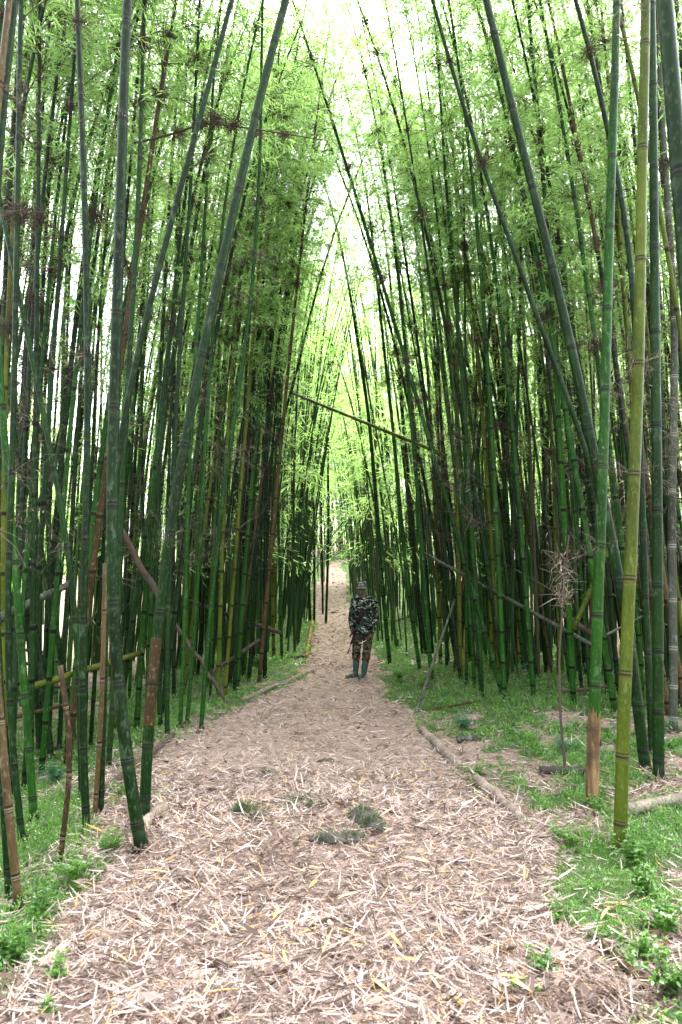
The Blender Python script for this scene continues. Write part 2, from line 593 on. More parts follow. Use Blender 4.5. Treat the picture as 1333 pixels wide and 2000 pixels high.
def litter_leaves(n, y0, y1, power, lmin, lmax, xl=view_l, xr=view_r, six=True, lift=.035):
    x, y = scatter(n, y0, y1, power, xl, xr, lambda x, y: np.clip(litter(x, y) + .04, 0, 1))
    n = len(x)
    z = ground(x, y) + .015 + lift * rng.random(n) ** 2
    az = rng.uniform(0, 2 * math.pi, n)
    el = rng.normal(.07, .24, n)
    D = np.stack([np.cos(az) * np.cos(el), np.sin(az) * np.cos(el), np.sin(el)], 1)
    roll = rng.normal(0, .8, n)
    W = np.stack([-np.sin(az) * np.cos(roll), np.cos(az) * np.cos(roll), np.sin(roll)], 1)
    L = rng.uniform(lmin, lmax, n) * (1 + .5 * (rng.random(n) < .12))
    w = L * rng.uniform(.038, .075, n)
    broad = rng.random(n) < .022
    w = np.where(broad, L * rng.uniform(.2, .34, n), w)
    V, F, k = kites(np.stack([x, y, z], 1), D, W, L, w, rng.normal(.04, .10, (n, 1)) if False else .05, six)
    t = rng.beta(1.15, 1.2, n) * .90
    dirt = wob(x, y, 1.9, 41) + .7 * wob(x, y, 4.6, 42)
    t = np.where(dirt + .5 * wob(x, y, 13, 43) > 1.25, t * .55, t)                       # damp brown patches
    t = np.where(rng.random(n) < .045, rng.uniform(.92, 1, n), t)
    t = np.where(broad, rng.uniform(.12, .55, n), t)
    return V, F, np.repeat(t, k)

Vs, F3s, F4s, Ts, off = [], [], [], [], 0
for args in ((138000, 2.0, 6.4, 1.12, .040, .125),):
    V, F, T = litter_leaves(*args)
    F3s.append(F[0] + off); F4s.append(F[1] + off); Vs.append(V); Ts.append(T); off += len(V)
for args in ((32000, 6.4, 9, 1.1, .045, .12, view_l, view_r, False), (46000, 9, 14.5, 1.15, .06, .14, view_l, view_r, False), (40000, 14.5, 50, 1.5, .10, .20, lambda y: edges(y)[0] - 2.0, lambda y: edges(y)[1] + 2.5, False)):
    V, F, T = litter_leaves(*args)
    F4s.append(F + off); Vs.append(V); Ts.append(T); off += len(V)
me = new_mesh('leaf_litter', np.concatenate(Vs), [np.concatenate(F3s), np.concatenate(F4s)], [M['litter']], None, {'tint': np.concatenate(Ts)})
tag(link('leaf_litter', me), 'pale dry bamboo leaves strewn over path and verges', kind='stuff')

# ------------------------------------------------------------------ green ground cover (nobody could count it)
def cover(n, y0, y1, power, hmin, hmax, leaflets, lsz, xl=view_l, xr=view_r):
    x, y = scatter(n, y0, y1, power, xl, xr, lambda x, y: np.clip(1.05 - litter(x, y) * 1.12, 0.0, 1) * (.55 + .45 * sstep(-.5, .4, wob(x, y, 2.7, 51))))
    n = len(x)
    z = ground(x, y) - .005
    h = rng.uniform(hmin, hmax, n) * (.55 + .6 * sstep(-.6, .9, wob(x, y, 2.1, 52)))
    k = leaflets
    idx = np.repeat(np.arange(n), k)
    m = n * k
    u = rng.random(m)
    az = rng.uniform(0, 6.283, m)
    rad = h[idx] * rng.uniform(.1, .9, m)
    P = np.stack([x[idx] + np.cos(az) * rad, y[idx] + np.sin(az) * rad, z[idx] + h[idx] * (.15 + .95 * u * (1 - .35 * (rad / h[idx]) ** 2))], 1)
    az2 = az + rng.normal(0, .9, m)
    el = rng.normal(.25, .5, m)
    D = np.stack([np.cos(az2) * np.cos(el), np.sin(az2) * np.cos(el), np.sin(el)], 1)
    W = np.stack([-np.sin(az2), np.cos(az2), rng.normal(0, .4, m)], 1)
    L = lsz * rng.uniform(.6, 1.5, m)
    wid = L * rng.uniform(.35, .55, m)
    grass = np.repeat(rng.random(n) < .25 + .2 * sstep(0, .8, wob(x, y, 1.4, 53)), k)
    blade = np.stack([np.cos(az), np.sin(az), rng.uniform(.8, 2.4, m)], 1)
    D = np.where(grass[:, None], blade, D)
    P = np.where(grass[:, None], np.stack([x[idx] + np.cos(az) * .012, y[idx] + np.sin(az) * .012, z[idx]], 1), P)
    L = np.where(grass, h[idx] * rng.uniform(.7, 1.5, m), L)
    wid = np.where(grass, rng.uniform(.0025, .005, m) * (1 + lsz * 15), wid)
    V, F, q = kites(P, D, W, L, wid, .25)
    t = np.clip(np.repeat(rng.uniform(.0, .8, n), k) + rng.normal(0, .12, m), 0, .92)
    t = np.where(grass & (rng.random(m) < .12), 1.0, t)
    return V, F, np.repeat(t, q)

Vs, Fs, Ts, off = [], [], [], 0
for args in ((13500, 2.0, 7, 1.15, .03, .12, 18, .019), (10000, 7, 15, 1.2, .05, .15, 14, .032)):
    V, F, T = cover(*args)
    Fs.append(F + off); Vs.append(V); Ts.append(T); off += len(V)
V, F, T = cover(8000, 15, 48, 1.3, .08, .22, 9, .075, lambda y: edges(y)[0] - 7, lambda y: edges(y)[1] + 7)
Fs.append(F + off); Vs.append(V); Ts.append(T); off += len(V)
me = new_mesh('ground_cover', np.concatenate(Vs), np.concatenate(Fs), [M['herb']], None, {'tint': np.concatenate(Ts)})
tag(link('ground_cover', me), 'low bright green herbs carpeting both verges', kind='stuff')

# ------------------------------------------------------------------ bamboo: foliage, twigs and tufts that culms share
def spray(g, o, az, elev, length, leaf_rate=1.0, lsz=1.0, r=None):
    """one leafy side branch: a drooping stalk, twigs, and fans of blades; returns the leaf arrays"""
    r = r or rng
    n = 7
    t = np.linspace(0, 1, n)
    dh = np.array([math.cos(az), math.sin(az), 0])
    side = np.array([-math.sin(az), math.cos(az), 0])
    P = o + dh * (t * length * math.cos(elev))[:, None] + side * ((r.normal(0, .08) * t ** 2) * length)[:, None]
    P[:, 2] += t * length * math.sin(elev) - .45 * length * t ** 2.2
    g.tube(P, np.linspace(.005, .0016, n), 3, 1, .3, False)
    LP, LD, LW = [], [], []
    nt = max(4, int(length * 11 * leaf_rate))
    for k in range(nt):
        u = r.uniform(.22, 1.0)
        i = min(int(u * (n - 1)), n - 2)
        b = P[i] + (P[i + 1] - P[i]) * (u * (n - 1) - i)
        d = unit(P[i + 1] - P[i])
        s = side * r.choice([-1, 1])
        td = unit(d * r.uniform(.3, 1) + s * r.uniform(.3, 1.1) + np.array([0, 0, r.normal(-.05, .35)]))
        tl = r.uniform(.10, .32)
        e = b + td * tl + np.array([0, 0, -.12 * tl])
        g.tube([b, e], [.0016, .0009], 3, 1, .3, False)
        nl = r.integers(4, 9)
        for q in range(nl):
            v = r.uniform(.45, 1.0)
            LP.append(b + (e - b) * v)
            LD.append(unit(td + r.normal(0, .55, 3) + np.array([0, 0, -.30])))
            LW.append(np.array([r.normal(), r.normal(), r.normal() * .5]))
    m = len(LP)
    L = r.uniform(.065, .145, m) * lsz
    V, F, k = kites(np.array(LP), np.array(LD), np.array(LW), L, L * r.uniform(.085, .12, m), .14)
    t = np.clip(np.repeat(r.uniform(0, .9) * .5 + r.uniform(0, .5, m), k), 0, .9)
    t = np.where(np.repeat(r.random(m) < .035, k), 1.0, t)
    g.add(V, F, 0, t)

def foliage_mesh(name, seed, top=False, height=2.0, dens=1.0, size=1.0):
    r = np.random.default_rng(seed)
    g = Geo()
    z = r.uniform(.05, .3)
    a0 = r.uniform(0, 6.28)
    while z < height:
        f = (1 - z / height) * .8 + .25 if top else 1
        a0 += math.pi + r.normal(0, .5)
        for q in range(r.integers(2, 5) if not top else 3):
            if r.random() < .9 * dens:
                spray(g, np.array([0, 0, z]), a0 + r.normal(0, .75), r.uniform(.35, 1.05), r.uniform(.55, 1.45) * f * size, 1.0, 1.0, r)
        z += r.uniform(.24, .46) * (.6 if top else 1)
    return g.mesh(name, [M['leaf'], M['dry_twig']])

FOL = [foliage_mesh('foliage', 100 + k) for k in range(8)]
FOLTOP = [foliage_mesh('foliage', 200 + k, True, 2.2) for k in range(4)]
FOLTHIN = [foliage_mesh('foliage', 300 + k, False, 2.0, .45, .7) for k in range(3)]

def twig_fan(seed, n=16, lo=.25, hi=.95, dead_leaf=.5):
    """bare, dead side twigs round a node"""
    r = np.random.default_rng(seed)
    g = Geo()
    az0 = r.uniform(0, 6.28)
    for k in range(n):
        az = az0 + r.normal(0, .9) + (math.pi if r.random() < .35 else 0)
        el = r.uniform(-.5, .9)
        L = r.uniform(lo, hi)
        t = np.linspace(0, 1, 5)
        d = np.array([math.cos(az) * math.cos(el), math.sin(az) * math.cos(el), math.sin(el)])
        P = d * (t * L)[:, None] + r.normal(0, .03 * L, (5, 3)) * t[:, None]
        P[:, 2] -= .3 * L * t ** 2
        tt = r.uniform(.1, .9)
        g.tube(P, np.linspace(.0042, .0014, 5), 3, 0, tt, False)
        for q in range(r.integers(2, 6)):
            u = r.uniform(.3, 1)
            b = P[0] + (P[-1] - P[0]) * u
            b[2] += .3 * L * (u - u * u)
            e = b + unit(d + r.normal(0, .8, 3)) * L * r.uniform(.15, .4)
            g.tube([b, e], [.0022, .0010], 3, 0, tt, False)
            if r.random() < dead_leaf:
                V, F, kk = kites(np.array([e]), np.array([unit(r.normal(0, 1, 3) + [0, 0, -1.2])]), r.normal(0, 1, (1, 3)), np.array([r.uniform(.06, .13)]), np.array([.012]), .1)
                g.add(V, F, 0, r.uniform(.5, 1))
    return g.mesh('dead_twigs', [M['dry_twig']])

TWIG = [twig_fan(400 + k) for k in range(6)]

def tuft_mesh(seed, n=90, R=.16):
    """a dark knot of short branch stubs round a node"""
    r = np.random.default_rng(seed)
    g = Geo()
    for k in range(n):
        d = unit(r.normal(0, 1, 3) * [1, 1, .75])
        L = R * r.uniform(.35, 1.35)
        o = r.normal(0, R * .22, 3)
        P = np.array([o, o + d * L * .5 + r.normal(0, .02, 3), o + d * L + r.normal(0, .03, 3) - [0, 0, .04 * r.random()]])
        g.tube(P, [.0045, .003, .0015], 3, 0, r.random(), False)
    for k in range(50):
        d = unit(r.normal(0, 1, 3))
        V, F, kk = kites(np.array([d * R * r.uniform(.2, .9)]), np.array([d + r.normal(0, .6, 3)]), r.normal(0, 1, (1, 3)), np.array([r.uniform(.05, .12)]), np.array([.014]), .1)
        g.add(V, F, 0, r.random())
    return g.mesh('branch_tuft', [M['dark_twig']])

TUFT = [tuft_mesh(500 + k) for k in range(4)]

def ring_mesh():
    prof = [(.994, -.060), (1.020, -.030), (1.075, -.013), (1.095, -.005), (1.035, .0), (1.012, .006), (1.060, .016), (1.050, .028), (.994, .065)]
    s = 16
    V = [[rr * math.cos(2 * math.pi * j / s), rr * math.sin(2 * math.pi * j / s), z * 6] for rr, z in prof for j in range(s)]
    F = [[i * s + j, i * s + (j + 1) % s, (i + 1) * s + (j + 1) % s, (i + 1) * s + j] for i in range(len(prof) - 1) for j in range(s)]
    tint = np.repeat([.6, .8, .45, .15, 0, .1, .5, .6, .6], s)
    return np.array(V), np.array(F), tint

_rv, _rf, _rt = ring_mesh()
RING = {}
def ring_for(key):
    if key not in RING:
        m, nt, out = mat('node_ring_' + key)
        lo, hi = {'culm_dark': ((.004, .004, .003), (.010, .026, .008)), 'culm_green': ((.005, .005, .003), (.018, .055, .010)), 'culm_olive': ((.012, .009, .004), (.08, .09, .02)),
                  'culm_brown': ((.03, .02, .012), (.20, .15, .09)), 'culm_yellow': ((.05, .03, .015), (.38, .30, .16)), 'culm_grey': ((.04, .035, .03), (.25, .24, .2))}[key]
        at = N(nt, 'ShaderNodeAttribute', attribute_name='tint')
        r_ = ramp(nt, [(0, lo), (.3, lo), (1, hi)])
        nt.links.new(at.outputs['Fac'], r_.inputs[0])
        principled(nt, out, r_.outputs[0], .55, None, .10)
        RING[key] = new_mesh('node_ring', _rv, _rf, [m], None, {'tint': _rt}, True)
    return RING[key]

# ------------------------------------------------------------------ bamboo: the culm builder
def resample(P, step=.12):
    P = np.asarray(P, float)
    s = np.concatenate([[0], np.cumsum(np.linalg.norm(np.diff(P, axis=0), axis=1))])
    n = max(int(s[-1] / step), 8)
    q = np.linspace(0, s[-1], n)
    Q = np.stack([np.interp(q, s, P[:, k]) for k in range(3)], 1)
    for _ in range(3):                                            # round the surveyed corners off
        w = max(3, n // 14) | 1
        pad = np.pad(Q, ((w, w), (0, 0)), mode='reflect', reflect_type='odd')
        ker = np.ones(w) / w
        Q = np.stack([np.convolve(pad[:, k], ker, 'same')[w:-w] for k in range(3)], 1)
    s = np.concatenate([[0], np.cumsum(np.linalg.norm(np.diff(Q, axis=0), axis=1))])
    return Q, s

def at_len(Q, s, d):
    return np.stack([np.interp(d, s, Q[:, k]) for k in range(3)], -1)

def basis(t, spin=0.0):
    t = unit(t)
    a = np.array([1.0, 0, 0]) - t * t[0]
    a = unit(a)
    b = np.cross(t, a)
    c, s = math.cos(spin), math.sin(spin)
    return np.stack([a * c + b * s, -a * s + b * c, t], 1)

def place(parent, mesh, name, P, R3, scale, origin):
    m = Matrix.Identity(4)
    for i in range(3):
        for j in range(3):
            m[i][j] = float(R3[i][j] * scale[j])
        m[i][3] = float(P[i] - origin[i])
    return link(name, mesh, parent, mat=m)

CULMS = []
def bamboo(P, radius, key, label, group, near=False, leafy=.5, broken=False, sheath=0.0, brown=None, inter=.68, sides=10, top_taper=.25, folmul=1.0, tufts=None, twigs=None, thin=False, r=None):
    """P: polyline from the base up. A culm is an Empty at its foot with stem, node rings, dead twigs, tufts and foliage as parts"""
    r = r or rng
    Q, s = resample(P)
    total = s[-1]
    base = Q[0].copy()
    root = thing('bamboo_culm', label, 'bamboo', tuple(base), group)
    # node positions: short internodes near the ground
    nodes, d, k = [], .16, 0
    while d < total - .15:
        nodes.append(d)
        k += 1
        d += inter * min(1, .42 + .11 * k) * r.uniform(.92, 1.08)
    nodes = np.array(nodes)
    rows, nd = [], []
    rows.append(-.12); nd.append(.6)
    for i, a in enumerate(nodes):
        nxt = nodes[i + 1] if i + 1 < len(nodes) else total
        if i == 0:
            rows.append(.0); nd.append(.3)
        rows += [a - .02, a, a + .02]; nd += [.05, .0, .0]
        rows += [a + (nxt - a) * .33, a + (nxt - a) * .67]; nd += [.9, .5]
    rows.append(total); nd.append(.5)
    rows, nd = np.array(rows), np.array(nd)
    f = np.clip(rows / total, 0, 1)
    rad = radius * (1 - (1 - top_taper) * f ** 1.6) if not broken else np.full(len(f), radius)
    if not near:
        bul = np.array([1.13 if v == 0 else 1.0 for v in nd])
    else:
        bul = np.array([1.02 if v == 0 else 1.0 for v in nd])
    rad = rad * bul * (1 + .05 * (rows < .1))
    C = at_len(Q, s, np.clip(rows, 0, total))
    C[0] = Q[0] - unit(Q[1] - Q[0]) * .12
    V, F4, F3 = tube(C, rad, sides, True)
    nv = np.concatenate([np.repeat(nd, sides), [nd[0], nd[-1]]])
    me = new_mesh('stem', V - base, [F4, np.array(F3)], [M[key]], None, {'node': nv}, True)
    link('stem', me, root)
    T = unit(np.gradient(Q, axis=0))
    if near:
        rm = ring_for(key)
        for a in nodes:
            if a > 9: break
            rr = radius * (1 - (1 - top_taper) * (a / total) ** 1.6) if not broken else radius
            place(root, rm, 'node_ring', at_len(Q, s, a), basis(at_len(T, s, a), r.uniform(0, 6.28)), (rr, rr, .055 * min(1.2, rr / .035)), base)
    if sheath:
        g = Geo()
        n = 30
        th = np.linspace(0, 2 * math.pi, n, endpoint=False)
        rows_ = np.linspace(.05, sheath, 6)
        VV = []
        for i, a in enumerate(rows_):
            c = at_len(Q, s, a); B = basis(at_len(T, s, a))
            jag = (r.uniform(-.05, .05, n) + .16 * np.cos(th - 4.2) - .05 if i == 5 else 0)
            rr = radius * (1.10 + .05 * i / 5) + r.uniform(0, .002, n) + (.007 if i == 5 else 0)
            VV.append(c + (B[:, 0][None] * np.cos(th)[:, None] + B[:, 1][None] * np.sin(th)[:, None]) * (rr if np.ndim(rr) else np.full(n, rr))[:, None] + B[:, 2][None] * (np.broadcast_to(jag, n))[:, None])
        VV = np.concatenate(VV) - base
        FF = [[i * n + j, i * n + (j + 1) % n, (i + 1) * n + (j + 1) % n, (i + 1) * n + j] for i in range(5) for j in range(n)]
        tag(link('sheath', new_mesh('sheath', VV, np.array(FF), [M['log_sheath']], None, None, True), root), 'split brown papery sheath round the foot')
    if near and Q[0][1] < 9.5 and not broken:
        g = Geo()
        for q in range(14):
            a = r.uniform(0, 6.283)
            d_ = np.array([math.cos(a), math.sin(a), 0])
            o_ = d_ * radius * .8 + [0, 0, r.uniform(.01, .07)]
            e_ = d_ * radius * r.uniform(1.5, 2.6) + [0, 0, -.03]
            g.tube([o_, (o_ + e_) * .5 + [0, 0, .015], e_], [.007, .006, .004], 5, 0, r.uniform(.1, .5), False)
        tag(link('root_collar', g.mesh('root_collar', [M['dry_twig']]), root), kind='stuff')
    if brown:
        q = np.linspace(brown[0], brown[1], 14)
        V, F4, F3 = tube(at_len(Q, s, q), radius * 1.012, sides, False)
        tag(link('internode', new_mesh('internode', V - base, [F4], [M['culm_brown']], None, {'node': np.full(len(V), .5)}, True), root), 'weathered brown stretch of the culm')
    if broken:
        return root
    lf = total * leafy
    # dead twigs and dark tufts at the nodes below the leaves
    low = [a for a in nodes if 1.9 < a < lf + 1.5]
    nt = len(low) * .22 if twigs is None else twigs
    for a in low:
        if r.random() < nt / max(len(low), 1):
            place(root, TWIG[r.integers(len(TWIG))], 'dead_twigs', at_len(Q, s, a), basis(np.array([0, 0, 1.0]), r.uniform(0, 6.28)), (r.uniform(.5, 1.0) * (.55 if near and Q[0][1] < 6.5 else 1),) * 3, base)
    up = [a for a in nodes if a > max(3.2, lf * .8)]
    nb = (.22 * len(up)) if tufts is None else tufts
    for a in up:
        if r.random() < nb / max(len(up), 1):
            place(root, TUFT[r.integers(len(TUFT))], 'branch_tuft', at_len(Q, s, a), basis(at_len(T, s, a), r.uniform(0, 6.28)), (r.uniform(.45, .95),) * 3, base)
    # leaves
    a = lf
    while a < total - .6:
        last = a + 2.3 >= total
        pool = FOLTOP if last else (FOLTHIN if (thin or a < lf + 1.0 or r.random() < .12) else FOL)
        if r.random() < folmul:
            sc = r.uniform(.85, 1.15)
            o = place(root, pool[r.integers(len(pool))], 'foliage', at_len(Q, s, a), basis(at_len(T, s, a), r.uniform(0, 6.28)), (sc, sc, sc), base)
            o['kind'] = 'stuff'
        a += 1.25
    CULMS.append(base)
    return root

def sheath_material():
    m, nt, out = mat('papery_sheath')
    n1 = add_noise(nt, 26, 6, vec_scale=(1, 1, .12))
    n2 = add_noise(nt, 6, 5)
    r_ = ramp(nt, [(.3, (.030, .016, .007)), (.5, (.095, .055, .022)), (.7, (.19, .125, .062))])
    nt.links.new(n1.outputs[0], r_.inputs[0])
    c = mixc(nt, r_.outputs[0], (.022, .014, .008), ramp_fac(nt, n2.outputs[0], .45, .66))
    principled(nt, out, c, .8, bump(nt, n1.outputs[0], .6, .01), .2)
    return m
M['log_sheath'] = sheath_material()

def trace(pts, lean_y=0.0, height=12.5, arch=None):
    """pts: points of the photograph from the foot up; the culm stands in the plane through its foot (lean_y: metres it leans away per metre of height)"""
    b = on_ground(*pts[0])
    out = [b + [0, 0, EYE]]
    z0 = EYE + b[2]
    for (px, py) in pts[1:]:
        d = ray(px, py)
        t = (b[1] + lean_y * (EYE - z0)) / (d[1] - lean_y * d[2])
        out.append(np.array([t * d[0], t * d[1], EYE + t * d[2]]))
    out = np.array(out)
    s = np.linalg.norm(np.diff(out, axis=0), axis=1).sum()
    if height and s < height:                                     # grow on above the frame, bending with the lean it has
        d = unit(out[-1] - out[-2])
        p = out[-1]
        a = np.array([-np.sign(p[0]) if arch is None else arch, .1, 0]) * .022
        while s < height:
            d = unit(d + a)
            p = p + d * .5
            out = np.vstack([out, p]); s += .5
    return out, b[1]

# ------------------------------------------------------------------ bamboo: the culms one can pick out, surveyed one by one
G_NEAR, G_LEFT, G_RIGHT = 'bamboo culms standing nearest the path', 'bamboo culms of the left stand', 'bamboo culms of the right stand'
